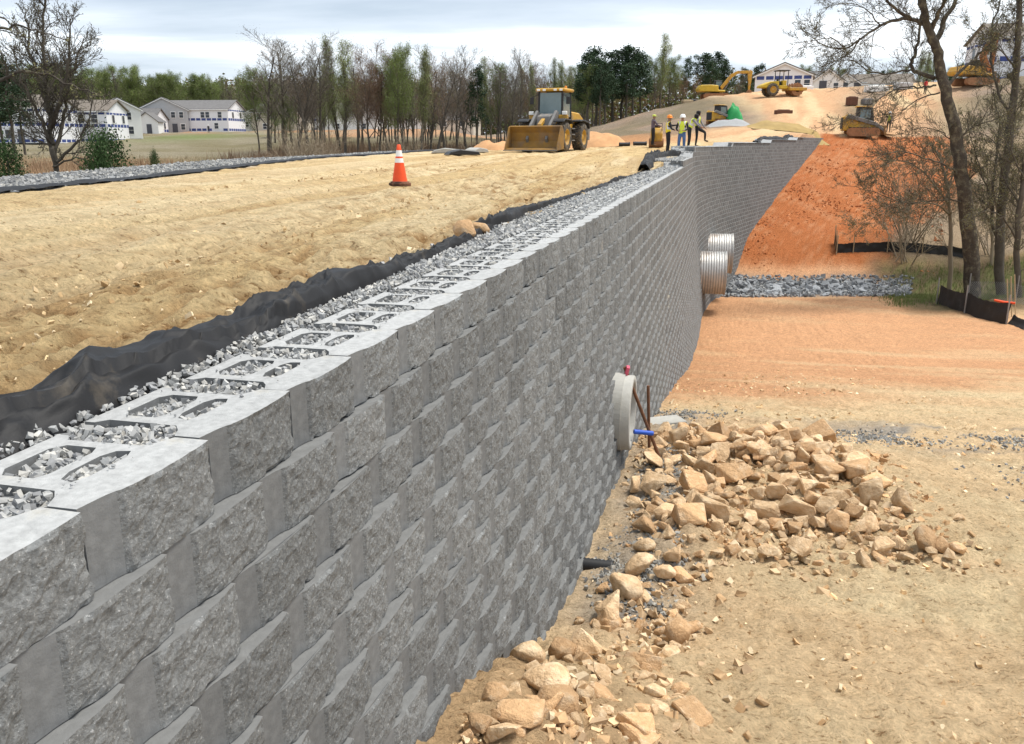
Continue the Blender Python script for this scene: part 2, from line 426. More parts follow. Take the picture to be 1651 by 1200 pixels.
# soil colours (linear): tan fill, orange subsoil, red clay, straw mulch, meadow, grey stone dust
def C3(*c): return np.array(c, float)
TAN, PALE, BROWN = C3(.65, .48, .25), C3(.75, .60, .365), C3(.42, .255, .115)
ORANGE, RED, PINK = C3(.66, .365, .195), C3(.43, .15, .055), C3(.60, .33, .18)
STRAW, OLIVE, MEADOW, GREEN, SEDGE = C3(.25, .195, .145), C3(.18, .155, .09), C3(.24, .21, .145), C3(.14, .19, .06), C3(.25, .155, .085)
GREYD, MUD = C3(.29, .285, .27), C3(.13, .10, .065)
def lerp(a, b, f): return a + (b - a) * np.clip(f, 0, 1)[..., None]
sh = GX.shape
nz1 = fbm(GX * 0.6, GY * 0.6, 71, 4); nz2 = fbm(GX * 4.2, GY * 4.2, 81, 4, 0.65); nz3 = fbm(GX * 0.09, GY * 0.09, 91, 4)
st1 = fbm(across * 1.1, along * 0.12, 101, 4)
colr = np.broadcast_to(TAN, sh + (3,)).copy()
colr = lerp(colr, PALE, sstep(0.42, 0.7, st1) * 0.9 + lane * 0.5)
colr = lerp(colr, BROWN, sstep(0.52, 0.80, nz2) * 0.75 * (0.35 + 0.65 * rough_zone) + sstep(0.58, 0.74, cle) * 0.75 * amp)  # random brown tone, plus shade painted into the cle crevices
streak = sstep(.55, .70, fbm(across * 2.4, along * .045, 221, 3, .55)); thin = sstep(.60, .72, fbm(across * 6.5, along * .07, 223, 2))
colr = lerp(colr, BROWN, streak * .42 * (1 - .5 * lane) + thin * .30)
colr = lerp(colr, PALE * 1.04, trackm * .55 * (.4 + .6 * vnoise(along * .4, across, 19)))
colr = lerp(colr, BROWN * .8, crease_shade * (.25 + .6 * amp) * (1 - .7 * lane))
# lower side
lowc = np.broadcast_to(C3(.77, .56, .33), sh + (3,)).copy()
sx = fbm((GX * .85 - GY * .5) * 0.22, (GX * .5 + GY * .85) * 0.8, 111, 4)
lowc = lerp(lowc, PALE, sstep(0.45, 0.72, sx) * 0.75)
lowc = lerp(lowc, BROWN, sstep(0.56, 0.85, nz2) * 0.32)
lowc = lerp(lowc, BROWN, crease_shade * .30)
orange_f = sstep(13, 19, GY - 0.55 * (dxg - 3) + 6 * (nz1 - 0.5)) * sstep(24, 12, dxg + 5 * (nz1 - .5))
lowc = lerp(lowc, lerp(np.broadcast_to(ORANGE, sh + (3,)), PALE, sstep(0.5, 0.8, sx) * 0.35), orange_f)
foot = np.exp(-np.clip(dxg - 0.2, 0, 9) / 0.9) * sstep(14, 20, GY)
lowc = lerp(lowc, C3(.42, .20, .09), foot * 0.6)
redf = sstep(47.6, 48.6, GY + 1.2 * (nz1 - .5))
red_edge = np.interp(GY, [44, 50, 60, 72, 80], [8.6, 8.8, 13, 12, 9.5])
redc = lerp(np.broadcast_to(RED, sh + (3,)), PINK, sstep(0.46, 0.70, fbm((GX + GY * .35) * 2.6, (GY - GX * .4) * 0.45, 121, 5, .6)) * 0.38)
redc = lerp(redc, C3(.40, .12, .04), sstep(0.5, 0.75, nz1) * 0.5)
hillc = lerp(np.broadcast_to(C3(.37, .27, .16), sh + (3,)), STRAW, nz1)
lowc = lerp(lowc, lerp(hillc, redc, sstep(1.2, -0.6, dxg - red_edge + 3 * (nz1 - .5))), redf)
bank = sstep(9.0, 11.5, dxg + 2 * (nz1 - .5) + 0.2 * (GY - 40)) * sstep(36.5, 39, GY) * sstep(49.5, 47.5, GY)
lowc = lerp(lowc, lerp(np.broadcast_to(C3(.16, .125, .07), sh + (3,)), C3(.15, .165, .06), sstep(0.45, 0.6, nz2) * sstep(41, 44, GY) * 0.9), bank)
creek = np.exp(-((GY - 45.7 + 1.2 * (nz1 - .5)) / 1.5) ** 4) * (dxg > 0) * sstep(10.5, 7.5, dxg + 3 * (nz1 - .5))
lowc = lerp(lowc, GREYD * 0.6, creek * 0.9)
# grey stone dust by the wall foot and in patches across the graded dirt
gp = sstep(0.50, 0.60, fbm(GX * 0.55 + 2, GY * 0.9, 131, 4)) * np.exp(-((GX - 7.2) / 2.4) ** 2 - ((GY - 11.6 + 0.35 * (GX - 6)) / 1.3) ** 2) * 1.5
gp = np.maximum(gp, np.exp(-((dxg - 0.75) / 0.42) ** 2) * sstep(5.0, 5.8, GY) * sstep(14.5, 12.5, GY) * 1.2 * (fbm(GX * 2, GY * 2, 133, 3) + .3))
gp = np.clip(gp, 0, 1)
lowc = lerp(lowc, GREYD, gp * 0.85)
lowc = lerp(lowc, lerp(np.broadcast_to(C3(.70, .49, .28), sh + (3,)), C3(.60, .40, .22), sstep(.4, .6, nz1)), near_spoil * 0.8)
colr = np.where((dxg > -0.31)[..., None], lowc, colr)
# the hill, the climbing dirt track, the field
u_px = 825.5 + F_PX * GX / np.maximum(GY * CP - (GZ - CAMZ) * SP, 0.1)
far = sstep(54, 66, GY + 6 * (nz1 - .5))
hc_ = lerp(np.broadcast_to(STRAW, sh + (3,)), C3(.31, .225, .16), sstep(.45, .7, nz1))
hc_ = lerp(hc_, OLIVE * .9, sstep(0.46, 0.60, fbm(GX * .12, GY * .12, 141, 3)) * 0.6)
trackx = np.interp(GY, [60, 70, 78, 95, 115, 140], [12, 19, 26, 31, 36, 36.])
trackw = np.interp(GY, [60, 70, 78, 95, 115, 140], [14, 8, 4.5, 4.5, 9, 18.])
trk = np.exp(-((GX - trackx) / trackw) ** 4)
tkc = lerp(np.broadcast_to(C3(.60, .36, .20), sh + (3,)), C3(.66, .48, .28), sstep(.4, .65, fbm((GX - trackx) * .6, GY * .06, 151, 4)))
hc_ = lerp(hc_, tkc, trk)
hc_ = lerp(hc_, C3(.46, .24, .115), np.exp(-((GX - 1.5 - .1 * GY) / 4.5) ** 2) * sstep(82, 70, GY) * sstep(58, 62, GY))
colr = lerp(colr, hc_, np.where((dxg < -0.3) | (GY > Y_END + 1), far, 0))
colr = np.where((GY > Y_END)[..., None] & (dxg > 1)[..., None], lerp(hc_, tkc, sstep(14, 4, dxg)), colr)
fieldm = GX < exg - 0.3
fc = lerp(np.broadcast_to(MEADOW, sh + (3,)), OLIVE, sstep(.4, .65, nz3))
fc = lerp(fc, GREEN, np.exp(-((GX + 62) / 8) ** 2 - ((GY - 172) / 18) ** 2) * .7)
fc = lerp(fc, SEDGE, sstep(115, 85, GY + 30 * (nz1 - .5)) * 0.9)
fc = lerp(fc, C3(.45, .23, .12), sstep(0.42, 0.6, nz1 * .4 + nz3 * .6) * sstep(-120, -100, GX) * np.exp(-((GY - (208 + .2 * (GX + 60))) / 14) ** 2))
fc = lerp(fc, C3(.44, .25, .14), sstep(165, 178, GY) * sstep(-45, -30, GX) * 0.8)
fc = lerp(fc, C3(.15, .145, .075), sstep(300, 330, GY))
colr = np.where(fieldm[..., None], fc, colr)
gstrip = (GX < exg + 3.2) & (GX > exg - 0.8) & (GY < 58)
GREYG = C3(.36, .375, .385)
colr = np.where(gstrip[..., None], GREYG, colr)

def soil_mat(name):
    """clods, crumbs and random tone, with shade painted into the pits, over the soil colour of each place"""
    m = bpy.data.materials.new(name); m.use_nodes = True
    N, Lk = m.node_tree.nodes, m.node_tree.links; b = N['Principled BSDF']
    b.inputs['Roughness'].default_value = 0.97; b.inputs['Specular IOR Level'].default_value = 0.08
    a = N.new('ShaderNodeAttribute'); a.attribute_name = 'soil'
    tcn = N.new('ShaderNodeTexCoord')
    def noise(sc, det, rg=0.6, st=(1, 1, 1)):
        mpn = N.new('ShaderNodeMapping'); Lk.new(tcn.outputs['Object'], mpn.inputs[0]); mpn.inputs['Scale'].default_value = st
        n = N.new('ShaderNodeTexNoise'); Lk.new(mpn.outputs[0], n.inputs['Vector'])
        n.inputs['Scale'].default_value = sc; n.inputs['Detail'].default_value = det; n.inputs['Roughness'].default_value = rg
        return n.outputs['Fac']
    def rng(v, a0, a1, b0, b1):
        x = N.new('ShaderNodeMapRange'); Lk.new(v, x.inputs[0])
        for i_, q in enumerate((a0, a1, b0, b1)): x.inputs[i_ + 1].default_value = q
        return x.outputs[0]
    def math_(op, p, q):
        x = N.new('ShaderNodeMath'); x.operation = op
        for i_, w in enumerate((p, q)):
            if isinstance(w, float): x.inputs[i_].default_value = w
            else: Lk.new(w, x.inputs[i_])
        return x.outputs[0]
    n_big, n_mid, n_fine, n_crumb = noise(1.1, 5, 0.6), noise(6.5, 6, 0.7), noise(34, 5, 0.7), noise(16, 8, 0.75, (1, 1.6, 1))
    f = math_('MULTIPLY', rng(n_big, .3, .7, .93, 1.07), rng(n_mid, .3, .7, .80, 1.17))
    f = math_('MULTIPLY', f, rng(n_fine, .3, .7, .76, 1.20))
    sc_ = N.new('ShaderNodeVectorMath'); sc_.operation = 'SCALE'; Lk.new(a.outputs['Color'], sc_.inputs[0]); Lk.new(f, sc_.inputs['Scale'])
    pit_shade = N.new('ShaderNodeVectorMath'); pit_shade.operation = 'MULTIPLY'; Lk.new(sc_.outputs[0], pit_shade.inputs[0]); pit_shade.inputs[1].default_value = (.44, .36, .29)  # darkened soil colour, painted shade for the low spots between crumbs
    mxn = N.new('ShaderNodeMix'); mxn.data_type = 'RGBA'; Lk.new(rng(n_crumb, .545, .635, 0, .95), mxn.inputs[0])
    Lk.new(sc_.outputs[0], mxn.inputs[6]); Lk.new(pit_shade.outputs[0], mxn.inputs[7])
    Lk.new(mxn.outputs[2], b.inputs['Base Color'])
    hgt = math_('ADD', math_('MULTIPLY', n_crumb, -1.0), math_('ADD', math_('MULTIPLY', n_fine, 0.35), math_('MULTIPLY', n_mid, 1.2)))
    bp = N.new('ShaderNodeBump'); bp.inputs['Strength'].default_value = 0.9; bp.inputs['Distance'].default_value = 0.085
    Lk.new(hgt, bp.inputs['Height']); Lk.new(bp.outputs[0], b.inputs['Normal'])
    return m
m_soil = soil_mat('soil')
m_gravelbed = mat('stone_chippings', (.27, .278, .282), rough=0.9, var=0.5, vscale=30.0, bump=1.0, bscale=26.0, spec=0.2, detail=3)
nr, nc = sh
idx = np.arange(nr * nc).reshape(nr, nc)
quads = np.stack([idx[:-1, :-1], idx[:-1, 1:], idx[1:, 1:], idx[1:, :-1]], -1).reshape(-1, 4)
def cellavg(a): return (a[:-1, :-1] + a[1:, 1:]) / 2
cx, cy, cdx = cellavg(GX), cellavg(GY), cellavg(dxg); cex = edge_x(cy)
reg = np.full(cx.shape, 3)                                                     # hill
reg[(cdx > -0.56) & (cy < 48.2)] = 1
reg[(cdx > -0.56) & (cy >= 48.2) & (cy < Y_END + 1.5)] = 2
reg[(cdx <= -0.56) & (cy < 60)] = 0
reg[cx < cex] = 4
reg[(cx < cex + 3.2) & (cx > cex - 0.55) & (cy < 57)] = 5
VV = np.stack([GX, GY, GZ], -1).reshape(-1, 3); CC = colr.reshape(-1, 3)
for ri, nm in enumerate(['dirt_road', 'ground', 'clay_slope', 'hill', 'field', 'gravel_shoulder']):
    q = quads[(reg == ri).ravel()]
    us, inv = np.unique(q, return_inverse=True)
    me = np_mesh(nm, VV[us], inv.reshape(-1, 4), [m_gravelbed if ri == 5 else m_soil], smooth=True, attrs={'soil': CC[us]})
    setp(link(nm, me), kind='structure', label={0: 'tan graded dirt road with tyre tracks behind the block wall', 1: 'pale orange graded dirt below the block wall',
         2: 'red clay slope rising beside the far end of the wall', 3: 'straw covered hill with a dirt track climbing it', 4: 'dry meadow sloping up to the houses',
         5: 'strip of grey stone chippings along the far side of the dirt road'}[ri])
# ================================================================== the segmental block retaining wall
m_face = mat('split_concrete', (.18, .184, .182), rough=0.95, var=0.38, vscale=80.0, bump=1.0, bscale=70.0, objrand=0.15, second=(.42, .42, .41), sscale=110.0, sfac=(0.58, 0.70), spec=0.15, attr_mul=None)
m_smooth = mat('smooth_concrete', (.168, .171, .171), rough=0.9, var=0.22, vscale=28.0, bump=0.3, bscale=90.0, objrand=0.12, spec=0.2)
m_top = mat('dusty_concrete_top', (.36, .363, .358), rough=0.95, var=0.25, vscale=30.0, bump=0.5, bscale=90.0, objrand=0.05, second=(.40, .38, .33), sscale=5.0, sfac=(0.58, 0.74), spec=0.15)
m_facefar = mat('split_concrete_far', (1, 1, 1), rough=0.95, var=0.40, vscale=30.0, bump=0.9, bscale=45.0, attr='tone', second=(.38, .38, .37), sscale=60.0, sfac=(0.62, 0.72), spec=0.15)
m_ledge = mat('ledge_concrete', (.175, .177, .174), rough=0.95, var=0.15, vscale=25.0, bump=0.3, bscale=90.0, second=(.34, .29, .21), sscale=1.3, sfac=(0.64, 0.78), spec=0.15)
def stain(m):
    N, Lk = m.node_tree.nodes, m.node_tree.links; b = N['Principled BSDF']; src = b.inputs['Base Color'].links[0].from_socket
    geo = N.new('ShaderNodeNewGeometry'); n = N.new('ShaderNodeTexNoise'); Lk.new(geo.outputs['Position'], n.inputs['Vector']); n.inputs['Scale'].default_value = 1.1; n.inputs['Detail'].default_value = 9; n.inputs['Roughness'].default_value = .72
    mr = N.new('ShaderNodeMapRange'); Lk.new(n.outputs['Fac'], mr.inputs[0]); mr.inputs[1].default_value, mr.inputs[2].default_value, mr.inputs[3].default_value, mr.inputs[4].default_value = .66, .78, 0, .7
    x = N.new('ShaderNodeMix'); x.data_type = 'RGBA'; Lk.new(mr.outputs[0], x.inputs[0]); Lk.new(src, x.inputs[6]); x.inputs[7].default_value = (.42, .34, .235, 1); Lk.new(x.outputs[2], b.inputs['Base Color'])
stain(m_face); stain(m_facefar)
BLK = [m_face, m_smooth, m_top, m_ledge]
GAP = 0.007
PROFX = list(np.linspace(0, .105, 5)) + list(np.linspace(.118, BW - GAP, 30))
def prof_y(x):                                         # plan of the face: cast cheek set back on one side, split face bulging, far shoulder falling away
    return float(np.interp(x, [0, .10, .112, .15, .21, .29, .36, .41, BW], [.033, .022, .012, .006, .001, 0, .001, .003, .008]))
def block_mesh(name, seed, cored, detail=True):
    rnd = random.Random(seed); xs = PROFX if detail else [0, .10, .125, .25, .37, BW - GAP]
    nzr = 14 if detail else 2; Hh = HC - 0.003
    bm = bmesh.new(); grid = []
    for j in range(nzr + 1):
        row = []; z = Hh * j / nzr if detail else Hh * (0, .90, 1)[j]
        for i, x in enumerate(xs):
            roughf = float(sstep(.102, .125, x)); a_ = 0.022 if detail else 0.004
            n_ = (float(fbm(np.array([x * 24 + seed * 3.1]), np.array([z * 26 + seed * 7.7]), seed, 4, .62)[0]) - 0.5) * a_ * roughf * (.35 if j in (0, nzr) else 1)
            chip = max(0.0, float(vnoise(np.array([x * 22 + seed]), np.array([j * 3.0]), seed + 5)) - .70) * .05 * roughf if j in (0, nzr) and detail else 0.0
            dz_ = (-chip * .6 if j == nzr else chip * .4)
            xx = x + ((rnd.random() - .5) * .008 if (i == len(xs) - 1 and detail) else 0)
            row.append(bm.verts.new((xx, prof_y(x) + n_ + chip + (0 if detail or j < 2 else .010), z + dz_)))
        grid.append(row)
    for j in range(nzr):
        for i in range(len(xs) - 1):
            f = bm.faces.new((grid[j][i], grid[j][i + 1], grid[j + 1][i + 1], grid[j + 1][i])); f.material_index = (1 if xs[i + 1] < 0.11 else 0) if (detail or j == 0) else 3; f.smooth = False
    W = BW - GAP
    if cored:
        back = [(W, .105), (W - .045, .125), (W - .075, .150), (W - .080, .36), (W - .05, .385), (W - .05, .415), (.05, .415), (.05, .385), (.080, .36), (.075, .150), (.045, .125), (0, .105)]
        holes = [[(.125, .150), (.165, .135), (.30, .135), (.335, .150), (.325, .185), (.285, .20), (.18, .20), (.135, .185)],
                 [(.125, .25), (.16, .235), (.30, .235), (.335, .25), (.335, .335), (.30, .36), (.16, .36), (.125, .335)]]
        top_front = grid[nzr]
        bv = [bm.verts.new((x, y, Hh)) for x, y in back]
        loop = top_front + bv
        edges = []
        for a_, b_ in zip(loop, loop[1:] + loop[:1]):
            e_ = bm.edges.get((a_, b_)) or bm.edges.new((a_, b_)); edges.append(e_)
        hl = []
        for h_ in holes:
            hv = [bm.verts.new((x, y, Hh)) for x, y in h_]; hl.append(hv)
            edges += [bm.edges.new((a_, b_)) for a_, b_ in zip(hv, hv[1:] + hv[:1])]
        r_ = bmesh.ops.triangle_fill(bm, use_beauty=True, use_dissolve=False, edges=edges)
        for f in r_['geom']:
            if isinstance(f, bmesh.types.BMFace): f.material_index = 2
        dn = 0.16
        def skirt(vs_):
            lo = [bm.verts.new((v_.co.x, v_.co.y, Hh - dn)) for v_ in vs_]
            return lo
        chain = [top_front[-1]] + bv + [top_front[0]]
        lo = skirt(chain)
        for a_ in range(len(chain) - 1):
            f = bm.faces.new((chain[a_], chain[a_ + 1], lo[a_ + 1], lo[a_])); f.material_index = 1
        for hv in hl:
            lo = skirt(hv)
            for a_ in range(len(hv)):
                b_ = (a_ + 1) % len(hv)
                f = bm.faces.new((hv[a_], hv[b_], lo[b_], lo[a_])); f.material_index = 1
    else:
        D = .20
        bt = [bm.verts.new((0, D, Hh)), bm.verts.new((W, D, Hh))]; bb = [bm.verts.new((0, D, 0)), bm.verts.new((W, D, 0))]
        f = bm.faces.new(list(grid[nzr]) + [bt[1], bt[0]]); f.material_index = 3
        f = bm.faces.new(list(reversed(grid[0])) + [bb[0], bb[1]]); f.material_index = 1
        f = bm.faces.new([grid[j][0] for j in range(nzr + 1)] + [bt[0], bb[0]]); f.material_index = 1
        f = bm.faces.new([grid[j][-1] for j in range(nzr, -1, -1)] + [bb[1], bt[1]]); f.material_index = 1
        bm.faces.new((bt[0], bt[1], bb[1], bb[0])).material_index = 1
    bmesh.ops.recalc_face_normals(bm, faces=bm.faces)
    me = bpy.data.meshes.new(name); bm.to_mesh(me); bm.free()
    for m_ in BLK: me.materials.append(m_)
    return me
body_var = [block_mesh('block', 10 + i, False) for i in range(10)]
top_var = [block_mesh('block', 40 + i, True) for i in range(8)]
S0 = 1.395                                               # a joint of the top course
cand = []
rb = random.Random(5)
_fs = np.arange(-2, S_END + 1, .1); _fx, _fy, _ = wpos(_fs, .25)
_fz = height(_fx, _fy)                                  # ground level along the wall foot
for k in range(-6, 40):
    z0 = -(k + 1) * HC                                  # underside of the course
    ph = S0 + (0.47 * BW if k % 2 else 0.0)
    i0 = int(math.floor((-1.2 - ph) / BW)); i1 = int((S_END - ph) / BW)
    for i in range(i0, i1 + 1):
        s_ = ph + i * BW
        kt = wall_top(s_ + BW / 2)
        if k < kt: continue
        x_, y_, th_ = wpos(s_, BAT * k)
        gz = float(np.interp(s_, _fs, _fz))
        if z0 + HC < gz - 0.12: continue
        xm, ym, _ = wpos(s_ + BW / 2, BAT * k)
        q = proj((float(xm), float(ym), z0 + HC / 2))
        vis = q[2] > 0.2 and -160 < q[0] < 1700 and q[1] < 1330
        d2 = xm * xm + ym * ym + (z0 + .1 - CAMZ) ** 2
        area = ((math.cos(A1) * -xm + math.sin(A1) * ym) / math.sqrt(d2) * 0.09 + (0.03 if k == kt else 0.0)) / d2 if vis else 0
        cand.append((area, k, s_, float(x_), float(y_), float(th_), z0, k == kt))
cand.sort(key=lambda c_: -c_[0])
wall = empty('retaining_wall', (float(wpos(1.38)[0]), float(wpos(1.38)[1]), 0), 0, 'long grey split-face concrete block retaining wall curving away beside the dirt road', 'wall')
wall_inv = Matrix.Translation(wall.location).inverted()
for a_, k, s_, x_, y_, th_, z0, is_top in cand[:300]:
    me = rb.choice(top_var if is_top else body_var)
    o = link('block', me, wall)
    jit = rb.gauss(0, 0.0022)
    o.location = (x_ - wall.location.x - math.cos(th_) * jit, y_ - wall.location.y + math.sin(th_) * jit, z0 + rb.gauss(0, .0006))
    o.rotation_euler = (0, 0, math.pi / 2 - th_ + rb.gauss(0, R(0.35)))
# all further blocks: joined
lowv = {False: [block_mesh('b', 70 + i, False, False) for i in range(4)], True: [block_mesh('b', 80 + i, True, False) for i in range(3)]}
def arrs(me):
    me.calc_loop_triangles()
    v_ = np.zeros(len(me.vertices) * 3, np.float32); me.vertices.foreach_get('co', v_)
    t_ = np.zeros(len(me.loop_triangles) * 3, np.int32); me.loop_triangles.foreach_get('vertices', t_)
    p_ = np.zeros(len(me.loop_triangles), np.int32); me.loop_triangles.foreach_get('polygon_index', p_)
    mi_ = np.array([me.polygons[q].material_index for q in p_])
    return v_.reshape(-1, 3), t_.reshape(-1, 3), mi_
lowa = {b_: [arrs(m_) for m_ in l_] for b_, l_ in lowv.items()}
Vs, Ts, Ms, Tn, off = [], [], [], [], 0
for a_, k, s_, x_, y_, th_, z0, is_top in cand[300:]:
    cored = is_top and s_ < 46
    v_, t_, mi_ = rb.choice(lowa[cored])
    j = rb.gauss(0, R(0.4)); cth, sth = math.sin(th_ + j), math.cos(th_ + j)
    jit = rb.gauss(0, 0.003)
    wv = np.empty_like(v_)
    wv[:, 0] = v_[:, 0] * cth - (v_[:, 1] + jit) * sth + x_ - wall.location.x
    wv[:, 1] = v_[:, 0] * sth + (v_[:, 1] + jit) * cth + y_ - wall.location.y
    wv[:, 2] = v_[:, 2] + z0
    Vs.append(wv); Ts.append(t_ + off); off += len(v_)
    Ms.append(mi_)
    g_ = 0.178 * (1 + rb.uniform(-.16, .16)); Tn.append(np.tile(np.array([g_, g_ * 1.01, g_ * .995]), (len(v_), 1)))
me = np_mesh('block_courses', np.concatenate(Vs), np.concatenate(Ts), [m_facefar, m_smooth, m_top, m_ledge], np.concatenate(Ms), attrs={'tone': np.concatenate(Tn)})
setp(link('block_courses', me, wall), kind='stuff')
# ================================================================== crushed stone on and behind the wall top
SHARD_V = np.array([(-1, -.8, -.7), (1, -1, -.6), (.9, 1, -.8), (-1, .9, -.5), (-.7, -.6, .8), (.8, -.9, .6), (.6, .7, .9), (-.9, .8, .7)], float)
SHARD_F = np.array([(0, 3, 2), (0, 2, 1), (4, 5, 6), (4, 6, 7), (0, 1, 5), (0, 5, 4), (1, 2, 6), (1, 6, 5), (2, 3, 7), (2, 7, 6), (3, 0, 4), (3, 4, 7)], np.int32)
def shards(P, size, seed, tones, flat=0.7):
    """many small angular stones as one mesh: P (n,3) centres, size (n,)"""
    g = np.random.default_rng(seed); n = len(P)
    v = SHARD_V[None] * (1 + g.uniform(-.35, .35, (n, 8, 3))) * g.uniform(.55, 1.25, (n, 1, 3)) * np.array([1, .85, flat])
    q = g.normal(size=(n, 4)); q /= np.linalg.norm(q, axis=1, keepdims=True)
    w, x, y, z = q.T
    Rm = np.stack([np.stack([1 - 2 * (y * y + z * z), 2 * (x * y - z * w), 2 * (x * z + y * w)], -1),
                   np.stack([2 * (x * y + z * w), 1 - 2 * (x * x + z * z), 2 * (y * z - x * w)], -1),
                   np.stack([2 * (x * z - y * w), 2 * (y * z + x * w), 1 - 2 * (x * x + y * y)], -1)], 1)
    v = np.einsum('nij,nkj->nki', Rm, v) * (size[:, None, None] * .5) + P[:, None, :]
    f = SHARD_F[None] + (np.arange(n) * 8)[:, None, None]
    tn = np.asarray(tones)[g.integers(0, len(tones), n)] * g.uniform(.8, 1.2, (n, 1))
    return v.reshape(-1, 3), f.reshape(-1, 3), np.repeat(tn, 8, 0)
m_stone = mat('crushed_stone', (1, 1, 1), rough=0.9, attr='tone', var=0.15, vscale=60, spec=0.2)
GREYS = [(.34, .342, .335), (.29, .292, .29), (.41, .408, .395), (.33, .325, .31), (.23, .232, .235), (.45, .435, .40)]
def top_z(s): return -(wall_top(s)) * HC
# bed
sb = np.concatenate([np.arange(-1.2, 12, 0.08), np.arange(12, 72, 0.3)]); tb = np.linspace(-1.15, -0.06, 16)
SB, TB = np.meshgrid(sb, tb, indexing='ij'); X_, Y_, _ = wpos(SB, TB)
tz = np.vectorize(top_z)(SB)
wide = sstep(26, 36, SB)
ZB = tz - 0.045 + 0.03 * fbm(X_ * 7, Y_ * 7, 11, 3) - 0.35 * (1 - wide) * sstep(-0.78, -0.86, TB) + 0.10 * wide * sstep(-.5, -.9, TB) * fbm(X_, Y_, 12, 3)
ib = np.arange(SB.size).reshape(SB.shape)
qb = np.stack([ib[:-1, :-1], ib[1:, :-1], ib[1:, 1:], ib[:-1, 1:]], -1).reshape(-1, 4)
m_bed = mat('stone_bed', (.33, .335, .335), rough=0.95, var=0.45, vscale=40.0, bump=1.0, bscale=32.0, spec=0.15, detail=4)
setp(link('gravel_bed', np_mesh('gravel_bed', np.stack([X_, Y_, ZB], -1).reshape(-1, 3), qb, [m_bed], smooth=True)), 'bed of grey crushed stone behind the wall top blocks', 'gravel', kind='stuff')
g = np.random.default_rng(8)
def in_solid(s, t):
    """is (s, t) over the concrete of a top-course block (t negative, behind the face)"""
    x = (s - S0) % BW; y = -t
    body = (y < .12) | ((x > .078) & (x < BW - .082) & (y < .425)) | ((x > .048) & (x < BW - .055) & (y > .38) & (y < .42))
    h1 = (x > .135) & (x < .325) & (y > .14) & (y < .195); h2 = (x > .130) & (x < .33) & (y > .24) & (y < .355)
    return body & ~h1 & ~h2
NS = 17000
s_ = np.concatenate([g.uniform(-.4, 5, 21000), g.uniform(5, 14, 13000), g.uniform(14, 44, 8000)]); t_ = g.uniform(-.84, -.10, len(s_))
t_ = np.where(s_ > 28, g.uniform(-1.15, -.1, len(s_)), t_)
near_edge = lambda s: np.interp(s, [0, 2.5, 4, 6, 8], [-.43, -.46, -.54, -.63, -.74])
keep = ((s_ > 8) | (t_ > near_edge(s_) - .05)) & ~in_solid(s_, t_) | (g.random(len(s_)) < 0.06)
over = in_solid(s_, t_)[keep]; s_, t_ = s_[keep], t_[keep]
x_, y_, _ = wpos(s_, t_)
z_ = np.array([top_z(a_) for a_ in s_]) - 0.026 + g.uniform(-.012, .016, len(s_)) + np.where(t_ < -.43, .02, 0)
z_ = np.where(over, np.array([top_z(a_) for a_ in s_]) + .003, z_)
size = np.where(s_ < 5, g.uniform(.010, .029, len(s_)), np.where(s_ < 14, g.uniform(.018, .042, len(s_)), g.uniform(.035, .075, len(s_))))
size = np.where(over, size * g.uniform(.15, .5, len(size)), size)
v, f, tn = shards(np.stack([x_, y_, z_], -1), size, 3, GREYS)
setp(link('gravel', np_mesh('gravel', v, f, [m_stone], attrs={'tone': tn})), 'loose grey crushed stone filling the hollows of the top blocks', 'gravel', kind='stuff')
# shoulder stones on the far side of the road
n = 9000; yy_ = 8 + 46 * g.random(n) ** 1.4; xx_ = edge_x(yy_) + g.uniform(-.3, 3.15, n)
zz_ = height(xx_, yy_) + .02
v, f, tn = shards(np.stack([xx_, yy_, zz_], -1), g.uniform(.05, .11, n), 4, [tuple(.78 * c_ for c_ in q_) for q_ in GREYS])
setp(link('gravel', np_mesh('gravel', v, f, [m_stone], attrs={'tone': tn})), 'loose chippings on the strip across the dirt road', 'gravel', kind='stuff')
# chippings on the lower side: by the wall foot and in patches over the graded dirt
xs, ys = [], []
for cx_, cy_, rx_, ry_, ang, cnt in [(1.62, 8.4, .24, 2.4, -13, 2400), (1.05, 6.5, .28, .7, -13, 900), (5.1, 11.3, .8, .6, 20, 450), (7.4, 11.3, 1.5, .5, 14, 600), (8.0, 10.0, 1.2, .4, 20, 450), (2.9, 13.6, .6, .4, 0, 250), (6.3, 8.7, .8, .8, 30, 350)]:
    a_ = g.normal(0, .55, (cnt, 2)); ca, sa = math.cos(R(ang)), math.sin(R(ang))
    xs.append(cx_ + a_[:, 0] * rx_ * ca + a_[:, 1] * ry_ * sa * (-1)); ys.append(cy_ + a_[:, 0] * rx_ * sa + a_[:, 1] * ry_ * ca)
xs, ys = np.concatenate(xs), np.concatenate(ys); ok = xs - xw(ys) > .35; xs, ys = xs[ok], ys[ok]
v, f, tn = shards(np.stack([xs, ys, height(xs, ys) + .006], -1), g.uniform(.02, .05, len(xs)), 5, [(q_[0] * .78, q_[1] * .76, q_[2] * .72) for q_ in GREYS])
setp(link('gravel', np_mesh('gravel', v, f, [m_stone], attrs={'tone': tn})), 'grey chippings spilled on the dirt around the stone heap', 'gravel', kind='stuff')
